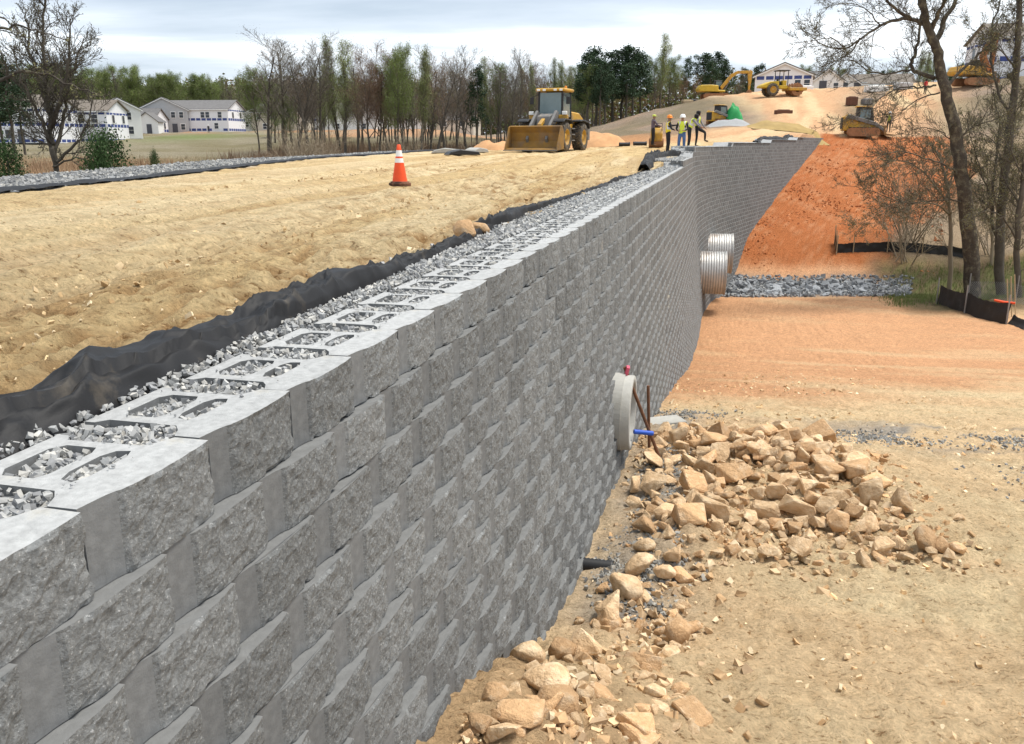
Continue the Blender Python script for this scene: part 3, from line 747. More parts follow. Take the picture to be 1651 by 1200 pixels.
# crumbs and clods of the dry soil itself
def soil_crumbs(x0, x1, y0, y1, n, smin, smax, seed, tones, label, test):
    g2 = np.random.default_rng(seed); y = y0 * (y1 / y0) ** g2.random(n); x = xw(y) + g2.uniform(x0, x1, n)
    ok_ = test(x, y); x, y = x[ok_], y[ok_]
    sz = smin * (smax / smin) ** (g2.random(len(x)) ** 2.2) * (0.6 + 0.06 * np.minimum(y, 14))
    v_, f_, t2 = shards(np.stack([x, y, height(x, y) - sz * .05], -1), sz, seed, tones, .5)
    setp(link('clods', np_mesh('clods', v_, f_, [m_stone], attrs={'tone': t2})), label, 'soil', kind='stuff')
TANS = [(.56, .41, .225), (.62, .47, .28), (.48, .33, .17), (.66, .53, .34), (.42, .29, .15)]
soil_crumbs(-8.5, -.85, 1.4, 30, 6000, .012, .05, 21, TANS, 'tan clods and crumbs of soil on the dirt road', lambda x, y: (fbm(x * 1.2, y * .5, 77, 3) > .5) & (x > edge_x(y) + 3.5))
LTAN = [(.66, .45, .24), (.70, .51, .30), (.58, .37, .19), (.72, .58, .38), (.68, .50, .30)]
soil_crumbs(.4, 6.0, 3.0, 24, 5000, .015, .075, 22, LTAN, 'small stones and crumbs scattered over the graded dirt', lambda x, y: fbm(x * .8, y * .8, 78, 3) > .46)
soil_crumbs(.6, 12, 47, 74, 5000, .05, .16, 25, [(.42, .15, .055), (.50, .22, .10), (.34, .11, .04)], 'red clods scattered over the clay slope', lambda x, y: fbm(x * .3, y * .3, 79, 3) > .45)
soil_crumbs(.3, 1.7, 2.0, 6.6, 2600, .02, .09, 23, LTAN, 'crumbly spoil heaped against the wall foot', lambda x, y: mounds(x, y) > .12)
soil_crumbs(.6, 3.6, 6.6, 13, 2200, .03, .11, 24, [(.50, .30, .15), (.56, .36, .19), (.44, .26, .13)], 'broken orange soil between the heaped stones', lambda x, y: mounds(x, y) > .07)

# ================================================================== black filter fabric
m_fabric = mat('black_filter_fabric', (.010, .010, .011), rough=0.6, var=0.3, vscale=6, bump=0.25, bscale=160, second=(.11, .09, .065), sscale=3.5, sfac=(.58, .80), spec=0.3)
def fabric_strip(name, s0, s1, tc_, wid_, hgt, seed, label, step=0.018, nt_=40, zoff=None):
    sA = np.arange(s0, s1, step); e_ = np.linspace(0, 1, nt_)
    S_, E_ = np.meshgrid(sA, e_, indexing='ij')
    c_ = tc_(S_) + 0.08 * (fbm(S_ * 1.1, S_ * 0, seed, 3) - .5)
    w_ = wid_(S_) * (0.85 + 0.3 * (vnoise(S_ * 1.7, S_ * 0, seed + 1)))
    T_ = c_ + (E_ - .5) * w_ + 0.05 * (fbm(S_ * 3, E_ * 2, seed + 2, 3) - .5)
    x, y, _ = wpos(S_, T_)
    h_ = hgt(S_) * (0.35 + 1.1 * fbm(S_ * 1.5, S_ * 0, seed + 3, 2))
    bulge = np.clip(np.minimum(E_, 1 - E_) * 5, 0, 1) ** .7
    wx, wy = S_ + .10 * (fbm(S_ * 3, E_ * 2, seed + 8, 3) - .5) * 2, E_ * .42 + .10 * (fbm(S_ * 3 + 9, E_ * 2, seed + 9, 3) - .5) * 2
    def ridge(a, fr, sd_):
        u_ = wx * math.cos(a) + wy * math.sin(a); v_ = -wx * math.sin(a) + wy * math.cos(a)
        return (1 - np.abs(2 * vnoise(u_ * fr, v_ * fr * .28, sd_) - 1)) ** 1.7
    fold = np.maximum(np.maximum(ridge(.75, 3.4, seed + 4), ridge(2.2, 3.0, seed + 5) * .9), ridge(1.45, 5.5, seed + 6) * .6)
    fold2 = ridge(.5, 13, seed + 7) + ridge(2.5, 11, seed + 10)
    gz_ = np.maximum(height(x, y), np.array([top_z(a_) for a_ in sA])[:, None] - .04)
    z = gz_ + .012 + h_ * bulge * (0.10 + 1.1 * fold) + bulge * .018 * fold2 + .010 * bulge
    z = np.where((E_ < .02) | (E_ > .98), gz_ - .01, z)
    i_ = np.arange(S_.size).reshape(S_.shape)
    q_ = np.stack([i_[:-1, :-1], i_[1:, :-1], i_[1:, 1:], i_[:-1, 1:]], -1).reshape(-1, 4)
    me_ = np_mesh(name, np.stack([x, y, z], -1).reshape(-1, 3), q_, [m_fabric], smooth=True)
    return setp(link(name, me_), label, 'fabric')
far_edge = lambda s: np.interp(s, [0, 2, 4, 6, 8], [-.76, -.77, -.72, -.70, -.76]) - .12 * (fbm(s * 1.3, s * 0, 71, 3) - .5)
fabric_strip('filter_fabric', 0.4, 7.4, lambda s: (near_edge(s) + far_edge(s)) / 2, lambda s: np.abs(near_edge(s) - far_edge(s)), lambda s: np.interp(s, [0, 3, 5, 7.4], [.068, .06, .04, .015]), 5,
             'crumpled black filter fabric lying between the dirt and the wall top stone')
fabric_strip('filter_fabric', 7.2, 22, lambda s: -.80 + 0 * s, lambda s: .05 + .14 * sstep(.5, .75, vnoise(s * .6, s * 0, 3)), lambda s: .015 + .05 * sstep(.55, .8, vnoise(s * .7, s * 0, 9)), 15,
             'narrow torn edge of black fabric running on along the stone towards the workers', 0.06, 16)
fabric_strip('filter_fabric', 24, 38.5, lambda s: np.interp(s, [24, 33, 37, 38.5], [-.85, -1.35, -1.15, -.7]), lambda s: .22 + .2 * vnoise(s * .8, s * 0, 4), lambda s: .12 + .1 * vnoise(s, s * 0, 5), 25,
             'black fabric bunched up at the feet of the workers', 0.1, 14)
fabric_strip('filter_fabric', 59, 71, lambda s: -.9 + 0 * s, lambda s: .5 + 0 * s, lambda s: .18 + 0 * s, 35, 'black fabric along the far end of the wall top', 0.2, 10)
# fabric edge of the chipping strip across the road
yA = np.concatenate([np.arange(6, 30, .12), np.arange(30, 56, .35)]); e_ = np.linspace(0, 1, 8)
S_, E_ = np.meshgrid(yA, e_, indexing='ij')
x = edge_x(S_) + 3.12 + (E_ - .5) * (.30 + .2 * vnoise(S_ * .7, S_ * 0, 3)) + .18 * (fbm(S_ * .5, S_ * 0, 4, 3) - .5)
z = height(x, S_) + .015 + np.sin(np.pi * E_) * (.02 + .06 * fbm(S_ * 1.1, S_ * 0, 6, 3)) + .02 * vnoise(S_ * 5, E_ * 3, 6)
i_ = np.arange(S_.size).reshape(S_.shape)
setp(link('filter_fabric', np_mesh('filter_fabric', np.stack([x, S_, z], -1).reshape(-1, 3), np.stack([i_[:-1, :-1], i_[:-1, 1:], i_[1:, 1:], i_[1:, :-1]], -1).reshape(-1, 4), [m_fabric], smooth=True)),
     'thin black fabric edge between the dirt road and the strip of chippings', 'fabric')

# ================================================================== rocks
def rock_mesh(name, seed, m_, rounded=False):
    g2 = np.random.default_rng(seed); n_ = 14 if not rounded else 30
    p = g2.uniform(-1, 1, (n_, 3)) if not rounded else g2.normal(size=(n_, 3))
    if rounded: p /= np.linalg.norm(p, axis=1, keepdims=True); p *= g2.uniform(.82, 1.05, (n_, 1))
    p *= np.array([1, g2.uniform(.65, .95), g2.uniform(.5, .8)]) * .5
    bm = bmesh.new()
    for q in p: bm.verts.new(q)
    r_ = bmesh.ops.convex_hull(bm, input=bm.verts)
    bmesh.ops.delete(bm, geom=[v_ for v_ in bm.verts if not v_.link_faces], context='VERTS')
    bmesh.ops.dissolve_limit(bm, angle_limit=R(12), verts=bm.verts, edges=bm.edges)
    bmesh.ops.bevel(bm, geom=list(bm.edges), offset=.035 if not rounded else .03, segments=1, affect='EDGES', clamp_overlap=True)
    bmesh.ops.triangulate(bm, faces=bm.faces)
    if rounded:
        for f_ in bm.faces: f_.smooth = True
    me_ = bpy.data.meshes.new(name); bm.to_mesh(me_); bm.free(); me_.materials.append(m_)
    return me_
m_rock = mat('tan_rock', (.64, .44, .255), rough=0.92, var=0.22, vscale=5, bump=0.6, bscale=7, objrand=.2, second=(.70, .55, .37), sscale=2.2, sfac=(.46, .66), spec=.15)
m_rock2 = mat('orange_rock', (.61, .385, .205), rough=0.92, var=0.22, vscale=5, bump=0.6, bscale=7, objrand=.28, second=(.56, .43, .29), sscale=2.5, sfac=(.5, .7), spec=.15)
m_rip = mat('blue_grey_stone', (.25, .262, .275), rough=0.85, var=0.22, vscale=5, bump=0.6, bscale=14, objrand=.42, spec=.25)
rocks = [rock_mesh('rock', 100 + i, m_rock if i % 3 else m_rock2) for i in range(14)]
rrocks = [rock_mesh('rock', 130 + i, m_rock if i % 2 else m_rock2, True) for i in range(6)]
rips = [rock_mesh('riprap_stone', 150 + i, m_rip) for i in range(8)]
rk = random.Random(77)
def put_rock(me_, x, y, size, label, group=None, sink=.18, name='rock', flat=1.0, rot=None, lift=0.0):
    o = link(name, me_)
    o.location = (x, y, hz(x, y) + size * (.5 * .62 - sink) * flat + lift)
    o.rotation_euler = rot or (rk.uniform(-.5, .5), rk.uniform(-.5, .5), rk.uniform(0, 6.28))
    o.scale = (size * rk.uniform(.85, 1.15), size * rk.uniform(.85, 1.15), size * flat * rk.uniform(.85, 1.15))
    return setp(o, label, 'rock', group)
# the heap: rocks thrown with a minimum spacing inside the heap's outline, bigger ones towards the wall side
heap = []
def heap_ok(px, py):
    poly = [(1035, 700), (1110, 686), (1210, 692), (1320, 700), (1380, 735), (1420, 770), (1460, 800), (1440, 835), (1480, 860), (1555, 868), (1560, 895), (1470, 893), (1395, 905), (1330, 915), (1270, 925), (1180, 905),
            (1120, 915), (1060, 900), (1010, 880), (1040, 830), (1045, 770)]
    inside = False; j = len(poly) - 1
    for i in range(len(poly)):
        if (poly[i][1] > py) != (poly[j][1] > py) and px < (poly[j][0] - poly[i][0]) * (py - poly[i][1]) / (poly[j][1] - poly[i][1]) + poly[i][0]: inside = not inside
        j = i
    return inside
tries = 0
while len(heap) < 285 and tries < 14000:
    tries += 1
    y = rk.uniform(6.4, 14.5); x = float(xw(y)) + rk.uniform(.3, 4.6)
    q = proj((x, y, hz(x, y) + .08))
    if not heap_ok(q[0], q[1]): continue
    dense = 1.0 if q[1] < 850 else .45
    sz = (.11 + .25 * rk.random() ** 2.0) * (1.0 if q[1] < 850 else .72)
    if any((x - a_) ** 2 + (y - b_) ** 2 < (.36 * (sz + c_)) ** 2 / (1 if dense == 1 else .35) for a_, b_, c_ in heap): continue
    heap.append((x, y, sz))
for x, y, sz in heap:
    put_rock(rk.choice(rocks), x, y, sz * 1.22, 'angular tan rock in the heap of quarried stone below the wall', 'rocks of the stone heap', sink=.10, lift=.03)
# a second layer resting on the crest of the heap
lay = 0
for x, y, sz in sorted(heap, key=lambda h_: -float(mounds(np.array(h_[0]), np.array(h_[1])))):
    if lay >= 14: break
    if y < 7.6 or rk.random() < .35: continue
    o = put_rock(rk.choice(rocks), x + rk.uniform(-.15, .15), y + rk.uniform(-.15, .15), rk.uniform(.18, .34), 'angular tan rock in the heap of quarried stone below the wall', 'rocks of the stone heap', sink=-.12, lift=sz * .3)
    lay += 1
# single rocks one can tell apart
SPOT = [((850, 1062), 58, 'rounded tan boulder wedged against the wall foot', 1), ((905, 1050), 44, 'tan stone next to the boulder at the wall foot', 1), ((940, 1050), 52, 'flat tan stone at the edge of the grey chippings', 0),
        ((884, 1102), 64, 'pale tan boulder on top of the spoil', 1), ((846, 1142), 96, 'long loaf-shaped tan stone lying on the spoil', 2), ((800, 1125), 44, 'stubby tan stone beside the loaf-shaped one', 1),
        ((770, 1170), 40, 'tan stone touching the wall near the bottom of the spoil', 0), ((810, 1180), 52, 'broad tan stone in front of the loaf-shaped one', 0),
        ((975, 988), 66, 'squared tan block of rock under the drain pipe', 0), ((1008, 948), 62, 'big tilted tan rock beside the black drain pipe', 1), ((1030, 912), 62, 'rounded ochre rock above the drain pipe', 1),
        ((1040, 882), 40, 'ochre rock resting behind the rounded one', 1), ((1072, 925), 46, 'earth-caked ochre rock at the heap edge', 1), ((1092, 1018), 56, 'dull pinkish rock half buried in spoil', 1),
        ((1096, 1112), 40, 'upright orange stone alone on the dirt', 1), ((1090, 1140), 20, 'small orange cobble under the upright stone', 1), ((1025, 785), 44, 'lone angular rock on chippings by the wall', 0), ((1020, 812), 34, 'lone flat rock on chippings by the wall', 0),
        ((1490, 872), 60, 'wide split boulder at the heap tail', 1), ((1515, 880), 40, 'cracked round stone leaning on the split boulder', 1), ((1542, 884), 36, 'round brown stone at the tip of the heap', 1),
        ((1420, 885), 62, 'grey-tan slab in front of the heap tail', 0), ((1415, 902), 34, 'flat tan stone under the grey-tan slab', 0), ((1545, 835), 24, 'small pale stone alone beyond the heap tail', 0),
        ((448, 490), 34, 'tan rock sitting on the fabric edge', 1), ((748, 378), 40, 'big lump of tan earth at the fabric edge', 1), ((590, 437), 24, 'small tan lump at the fabric edge', 1), ((775, 372), 26, 'small earth lump behind the big one', 1)]
for (px, py), wpx, lab, rnd_ in SPOT:
    P = hit(px, py + wpx * .25)
    sz = wpx / F_PX * proj(P)[2] * 1.05
    if rnd_ == 2: put_rock(rrocks[2], P[0], P[1], sz * 1.15, lab, name='boulder', sink=-.05, flat=.5, rot=(0, .1, R(25)))
    else: put_rock(rk.choice(rrocks if rnd_ else rocks), P[0], P[1], sz * (1.2 if px < 1000 else .92), lab, sink=-.02, name='boulder')
# small loose rocks round the spoil
for i in range(190):
    px, py = rk.uniform(740, 1120), rk.uniform(930, 1195)
    P = hit(px, py)
    if P[0] - float(xw(P[1])) < .35 + (P[2] < -2.2) * .1 or px < 1150 - (py - 560) * .75 + 70: continue
    put_rock(rk.choice(rocks + rrocks), P[0], P[1], rk.uniform(.06, .07 + .20 * rk.random()), 'small loose stone in the spoil at the wall foot', 'small stones in the spoil', name='cobble')
# small broken rock filling the gaps of the heap and the rubble along the wall foot
hp = np.array([(x, y) for x, y, _ in heap]); hp = np.repeat(hp, 7, 0) + g.normal(0, .22, (len(hp) * 7, 2))
sp_s = g.uniform(2.4, 6.8, 420); sp_x, sp_y, _ = wpos(sp_s, .35 + np.abs(g.normal(0, .45, 420)) + .02 * 12); hp = np.concatenate([hp, np.stack([sp_x, sp_y], -1)])
v, f, tn = shards(np.stack([hp[:, 0], hp[:, 1], height(hp[:, 0], hp[:, 1]) + .012], -1), .022 * (4.2 ** g.random(len(hp))), 26, [(.56, .40, .24), (.50, .34, .19), (.46, .30, .16), (.60, .47, .31), (.40, .28, .17)], .8)
setp(link('rubble', np_mesh('rubble', v, f, [m_stone], attrs={'tone': tn})), 'small broken tan rock filling the gaps of the stone heap', 'rubble', kind='stuff')
# blue-grey stone of the creek bed
for i in range(300):
    a_ = rk.random(); x0_ = 1.0 + a_ * 9.0; y = 45.7 + max(-1.4, min(1.4, rk.gauss(0, .65))) * (1 - .35 * a_); x = float(xw(y)) + x0_
    if rk.random() < sstep(.55, .95, a_) * .85: continue
    put_rock(rk.choice(rips), x, y, rk.uniform(.28, .62), 'blue-grey angular stone lining the creek bed in front of the culverts', 'creek bed stones', name='riprap_stone')
P_ = []
for i in range(2600):
    y = 45.7 + np.clip(g.normal(0, .7), -1.5, 1.5); P_.append((float(xw(y)) + .7 + 10 * g.random() ** 1.4, y))
P_ = np.array(P_); v, f, tn = shards(np.stack([P_[:, 0], P_[:, 1], height(P_[:, 0], P_[:, 1]) + .04], -1), g.uniform(.10, .24, len(P_)), 6, [(.22, .23, .24), (.28, .28, .285), (.16, .165, .17), (.33, .33, .32)])
setp(link('gravel', np_mesh('gravel', v, f, [m_stone], attrs={'tone': tn})), 'smaller grey rubble between the creek bed stones', 'gravel', kind='stuff')
# ================================================================== culverts, drain ends, stakes, cone, silt fences
m_galv = mat('galvanised_steel', (.46, .45, .43), rough=0.5, metal=0.55, var=.12, vscale=3, second=(.24, .17, .12), sscale=.8, sfac=(.50, .70), spec=.4)
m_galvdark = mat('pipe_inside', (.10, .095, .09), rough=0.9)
m_precast = mat('precast_concrete', (.40, .392, .36), rough=0.9, var=.15, vscale=6, bump=.4, bscale=50, second=(.25, .24, .21), sscale=3, sfac=(.5, .72))
m_blackplas = mat('black_plastic', (.02, .02, .021), rough=0.5, var=.2, vscale=5, spec=.4)
m_rust = mat('rusty_steel', (.16, .075, .04), rough=0.85, var=.3, vscale=25, bump=.3, bscale=60)
m_blue = mat('blue_paint', (.03, .10, .50), rough=0.5, var=.1)
m_wood = mat('weathered_wood', (.42, .32, .20), rough=0.9, var=.2, vscale=15)
m_white = mat('white_plastic', (.72, .71, .68), rough=0.5, var=.06)
m_pink = mat('pink_ribbon', (.62, .10, .16), rough=0.7)
def culvert(s, t_out, r_, ztop, label, tilt=0.0):
    x, y, th = [float(q) for q in wpos(s, t_out)]
    e_ = empty('culvert_pipe', (x, y, ztop - 2 * r_), 0, label, 'pipe', 'corrugated culvert pipes coming through the wall')
    prof = []; n_ = 30; Lp = 3.4
    for i in range(n_ * 4 + 1):
        q = -Lp + Lp * i / (n_ * 4); prof.append((r_ + .014 * math.sin(i * math.pi / 2), q))
    M = Matrix.Rotation(-th - tilt, 4, 'Z') @ Matrix.Rotation(math.pi / 2, 4, 'Y') if False else None
    ang = -R(10)
    mb = MB(); mb.lathe(prof, axis='x', sides=40, c=(0, 0, r_)); mb.build('corrugated_barrel', m_galv, e_, rot=(0, 0, ang))
    mb = MB(); mb.lathe([(r_ - .03, 0), (r_ + .03, 0), (r_ + .03, -.05), (r_ - .03, -.05)], axis='x', sides=40, c=(0, 0, r_), closed=True, smooth=False); mb.build('end_rim', m_galv, e_, rot=(0, 0, ang))
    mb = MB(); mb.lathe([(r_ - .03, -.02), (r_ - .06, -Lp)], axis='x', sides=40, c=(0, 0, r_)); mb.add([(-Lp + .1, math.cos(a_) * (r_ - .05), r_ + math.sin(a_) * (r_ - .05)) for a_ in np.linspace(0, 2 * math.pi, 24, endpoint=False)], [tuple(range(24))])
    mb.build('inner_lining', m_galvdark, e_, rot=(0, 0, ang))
    return e_
P1 = at(1164, 402, 39.5); P2 = at(1166, 375, 43.0)
culvert(float(sw(39.0)), 1.55, .96, float(P1[2]), 'big corrugated steel culvert pipe jutting from the wall, rust brown below')
culvert(float(sw(42.8)), 1.45, .96, float(P2[2]), 'corrugated steel culvert pipe half hidden behind the other one, higher up the wall')
# precast ring of a pipe in the wall
def on_face(px, py):
    return min(((abs(proj(p_)[0] - px) + abs(proj(p_)[1] - py), p_) for s_ in np.arange(3, 20, .1) for z_ in np.arange(-4.5, -.5, .05)
                for p_ in [(*[float(q) for q in wpos(s_, BAT * (-z_ / HC))[:2]], float(z_))]), key=lambda q: q[0])[1]
Pc = on_face(1001, 662)
sr = float(sw(Pc[1])); kx = (-Pc[2]) / HC
x, y, th = [float(q) for q in wpos(sr, BAT * kx + .15)]
Pr = (x, y)
e_ = empty('concrete_pipe_end', (x, y, float(Pc[2]) - .43), 0, 'round pale concrete pipe end sticking out of the wall face', 'pipe')
mb = MB(); mb.lathe([(.43, -.4), (.43, -.01), (.42, .0), (.335, .0), (.33, -.4)], axis='x', sides=48, c=(0, 0, .43)); mb.build('ring', m_precast, e_, rot=(0, 0, -th))
mb = MB(); mb.lathe([(.45, -.4), (.45, -.10), (.43, -.10)], axis='x', sides=48, c=(0, 0, .43), smooth=False); mb.build('mortar_collar', m_precast, e_, rot=(0, 0, -th))
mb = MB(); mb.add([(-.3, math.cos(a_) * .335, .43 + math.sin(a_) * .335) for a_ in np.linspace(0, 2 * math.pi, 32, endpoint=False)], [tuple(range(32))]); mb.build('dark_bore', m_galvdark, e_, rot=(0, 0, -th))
def stick(name, pa, pb, r_, m_, label, cat, sides=6):
    a_, b_ = Vector(pa), Vector(pb); mb = MB(); mb.tube([(0, 0, 0), tuple(b_ - a_)], r_, sides)
    return setp(mb.build(name, m_, loc=tuple(a_)), label, cat)
def down(px, py, Y, dz=0.05):
    p = at(px, py, Y); return (float(p[0]), float(p[1]), float(p[2]) - dz)
YR = float(Pr[1])
stick('rebar_stake', down(1066, 738, YR + .1), at(1007, 592, YR + .1), .022, m_rust, 'rusty iron bar leaning against the pale pipe end', 'stake')
stick('rebar_stake', down(1047, 716, YR + .6), at(1045, 622, YR + .6), .020, m_rust, 'short upright rusty bar behind the leaning one', 'stake')
stick('blue_rod', at(1022, 696, YR), at(1053, 699, YR + .05), .028, m_blue, 'blue painted rod held by the rusty bars', 'rod')
Pp = at(1011, 598, YR + .07); mb = MB(); mb.box((0, 0, 0), (.035, .06, .11), rot=(.3, .2, 0)); setp(mb.build('survey_ribbon', m_pink, loc=tuple(Pp)), 'scrap of pink survey ribbon tied on the leaning iron bar', 'ribbon')
# black corrugated drain
Pd = on_face(946, 908); sr = float(sw(Pd[1])); x, y, th = [float(q) for q in wpos(sr, BAT * (-Pd[2] / HC) + .24)]
e_ = empty('drain_pipe', (x, y, float(Pd[2]) - .06), 0, 'black ribbed plastic drain pipe poking out of the wall foot', 'pipe')
mb = MB(); mb.lathe([(.055 + .008 * (i % 2), -.42 + .42 * i / 26) for i in range(27)], axis='x', sides=20, c=(0, 0, .06)); mb.build('ribbed_barrel', m_blackplas, e_, rot=(0, 0, -th))
mb = MB(); mb.lathe([(.045, 0.001), (.062, 0.001)], axis='x', sides=20, c=(0, 0, .06)); mb.add([(-.12, math.cos(a_) * .05, .06 + math.sin(a_) * .05) for a_ in np.linspace(0, 6.28, 16, endpoint=False)], [tuple(range(16))]); mb.build('mouth', m_blackplas, e_, rot=(0, 0, -th))
# pale fabric scrap / slab behind the stakes
mb = MB(); mb.box((0, 0, 0), (.8, .35, .05)); Pq = hit(1062, 683); setp(mb.build('concrete_slab', m_precast, loc=(Pq[0], Pq[1], hz(Pq[0], Pq[1]) + .03), rot=(0, 0, .3), bevel=.01), 'flat grey slab lying at the wall foot behind the stakes', 'slab')

# ---- the cone
m_orange = mat('cone_orange', (.80, .085, .02), rough=0.55, var=.08, vscale=6)
m_reflect = mat('cone_white_band', (.80, .79, .76), rough=0.4, var=.05)
m_rubber = mat('muddy_rubber', (.06, .03, .02), rough=0.85, var=.3, vscale=10, second=(.20, .09, .05), sscale=6)
Pc = hit(645, 300)
e_ = empty('traffic_cone', (Pc[0], Pc[1], hz(Pc[0], Pc[1]) + .0), .1, 'orange traffic cone with two white bands on the dirt road', 'cone')
def cr_(z): return .135 + (.030 - .135) * (z - .06) / (.70 - .06)
for z0, z1, nm, m_ in ((.055, .40, 'cone_body', m_orange), (.40, .475, 'reflective_band', m_reflect), (.475, .505, 'cone_body', m_orange), (.505, .61, 'reflective_band', m_reflect), (.61, .705, 'cone_tip', m_orange)):
    mb = MB(); pr = [(cr_(z0), z0), (cr_(z1), z1)]
    if nm == 'cone_tip': pr += [(.022, .708), (.022, .69)]
    mb.lathe(pr, sides=28); mb.build(nm, m_, e_)
mb = MB(); mb.prism([(.21 * math.cos(a_) * f_, .21 * math.sin(a_) * f_) for a_, f_ in [(math.pi / 8 + math.pi / 4 * i, 1) for i in range(8)]], 'z', .0, .055); mb.build('base', m_rubber, e_, bevel=.008)
mb = MB(); mb.lathe([(.165, .052), (.165, .075), (.138, .08), (.136, .06)], sides=24); mb.build('base_collar', m_rubber, e_)

# ---- silt fences
m_silt = mat('silt_fence_fabric', (.014, .014, .015), rough=0.55, var=.3, vscale=3, bump=.3, bscale=20, second=(.05, .05, .05), sscale=1.5, sfac=(.58, .8), spec=.45)
m_steel = mat('steel_post', (.30, .29, .28), rough=0.6, metal=.4, var=.2)
m_wire = mat('wire_mesh', (.20, .20, .20), rough=0.5, metal=.6)
def silt(name, pts, hgt, label, posts, seed, lean=0.0, sag=.06, post_h=1.15, post_m=None, n_per=14, thick=.0, low=0):
    e_ = empty(name, (pts[0][0], pts[0][1], hz(pts[0][0], pts[0][1])), 0, label, 'silt fence'); L0 = Vector(e_.location)
    P = []; rng_ = random.Random(seed)
    for i in range(len(pts) - 1):
        for k_ in range(n_per):
            f_ = k_ / n_per; P.append((pts[i][0] * (1 - f_) + pts[i + 1][0] * f_, pts[i][1] * (1 - f_) + pts[i + 1][1] * f_, i + f_))
    P.append((*pts[-1][:2], len(pts) - 1.0))
    V, F_ = [], []; nv = 7
    for a_, (x, y, u_) in enumerate(P):
        d_ = Vector((P[min(a_ + 1, len(P) - 1)][0] - P[max(a_ - 1, 0)][0], P[min(a_ + 1, len(P) - 1)][1] - P[max(a_ - 1, 0)][1], 0)).normalized(); nrm = Vector((-d_.y, d_.x, 0))
        fr = u_ * posts % 1.0; hh = hgt * (1 - sag * 4 * fr * (1 - fr)) * (1 + .06 * (rng_.random() - .5))
        for j in range(nv):
            w = j / (nv - 1); bl = .10 * math.sin(w * math.pi) * (vnoise(np.array(u_ * 5), np.array(w * 2), seed) - .35) + lean * w
            p = Vector((x, y, hz(x, y) - .05)) + nrm * float(bl) + Vector((0, 0, hh * w)) - L0
            V.append(p)
    for a_ in range(len(P) - 1):
        for j in range(nv - 1): F_.append((a_ * nv + j, (a_ + 1) * nv + j, (a_ + 1) * nv + j + 1, a_ * nv + j + 1))
    mb = MB(); mb.add(V, F_, 0, True); mb.build('fabric_sheet', m_silt, e_)
    for i in range(int((len(pts) - 1) * posts) + 1):
        u_ = i / posts; k_ = min(int(u_), len(pts) - 2); f_ = u_ - k_
        x = pts[k_][0] * (1 - f_) + pts[k_ + 1][0] * f_; y = pts[k_][1] * (1 - f_) + pts[k_ + 1][1] * f_
        mb = MB(); q = Vector((x, y - .03, hz(x, y))) - L0; mb.box(q + Vector((0, 0, post_h / 2 - .1)), (.045, .045, post_h)); mb.build('post', post_m or m_wood, e_)
    return e_
def pl(lst): return [tuple(float(c_) for c_ in hit(q[0], q[1], 20)[:2]) for q in lst]
silt('silt_fence', pl([(1348, 410), (1375, 408), (1430, 406), (1486, 409), (1530, 413), (1575, 418)]), .62, 'low black silt fence on posts along the creek bank behind the big tree', 1, 3)
silt('silt_fence', pl([(1345, 393), (1348, 412)]), .75, 'short end panel of silt fence turned towards the red clay slope', 2, 4)
silt('silt_fence', pl([(1509, 490), (1535, 498), (1575, 512), (1622, 524)]), .95, 'sagging shiny black silt fence beside the graded dirt', .67, 5, lean=.12, sag=.12, post_h=1.35, post_m=m_steel)
silt('silt_fence', pl([(1622, 522), (1651, 532), (1700, 545)]), .45, 'collapsed dark silt fence at the corner post', 1, 6, lean=.25, sag=.2, post_h=.9, post_m=m_steel)
# chain-link backing
pa, pb = hit(1560, 484), hit(1720, 520)
e_ = empty('chain_link_fence', (pa[0], pa[1], hz(pa[0], pa[1])), 0, 'low chain-link wire fence behind the sagging silt fence', 'fence'); L0 = Vector(e_.location)
mb = MB(); Lf = math.hypot(pb[0] - pa[0], pb[1] - pa[1]); nd = int(Lf / .11); hh = .85
def fp(u_, z_):
    x = pa[0] + (pb[0] - pa[0]) * u_ / Lf; y = pa[1] + (pb[1] - pa[1]) * u_ / Lf; return Vector((x, y, hz(x, y) + z_ + .05)) - L0
for i in range(-8, nd):
    for sg in (0, 1):
        u0, u1 = i * .11, i * .11 + hh
        a_, b_ = (max(u0, 0), min(u1, Lf))
        if b_ <= a_: continue
        za, zb = (a_ - u0), (b_ - u0)
        mb.tube([fp(a_, za if not sg else hh - za), fp(b_, zb if not sg else hh - zb)], .006, 3, caps=False)
mb.build('wire_mesh', m_wire, e_)
for u_ in (0, Lf * .5, Lf * .93, Lf):
    mb = MB(); mb.tube([fp(u_, -.1), fp(u_, 1.25)], .025, 6); mb.build('post', m_steel, e_)
for i, (px, py) in enumerate([(1624, 450), (1630, 446), (1636, 443)]):
    b_ = hit(px + 1, 512); t_p = at(px, py, b_[1]); stick('survey_stake', (b_[0], b_[1], hz(b_[0], b_[1])), (float(t_p[0]), float(t_p[1]), float(t_p[2])), .022, m_wood, ['tall thin wooden stake by the corner of the silt fence', 'wooden stake between two others by the silt fence corner', 'pale wooden stake furthest along the silt fence corner'][i], 'stake')
mb = MB(); _Y = float(hit(1610, 515)[1]) - .4; a_, b_ = at(1603, 484, _Y), at(1637, 489, _Y - .4); mb.tube([(0, 0, 0), tuple((Vector(b_) - Vector(a_)) * .5 + Vector((0, 0, -.04))), tuple(Vector(b_) - Vector(a_))], [.05, .07, .05], 6); setp(mb.build('orange_netting', m_orange, loc=tuple(a_)), 'strip of orange safety netting rolled on the silt fence', 'netting')
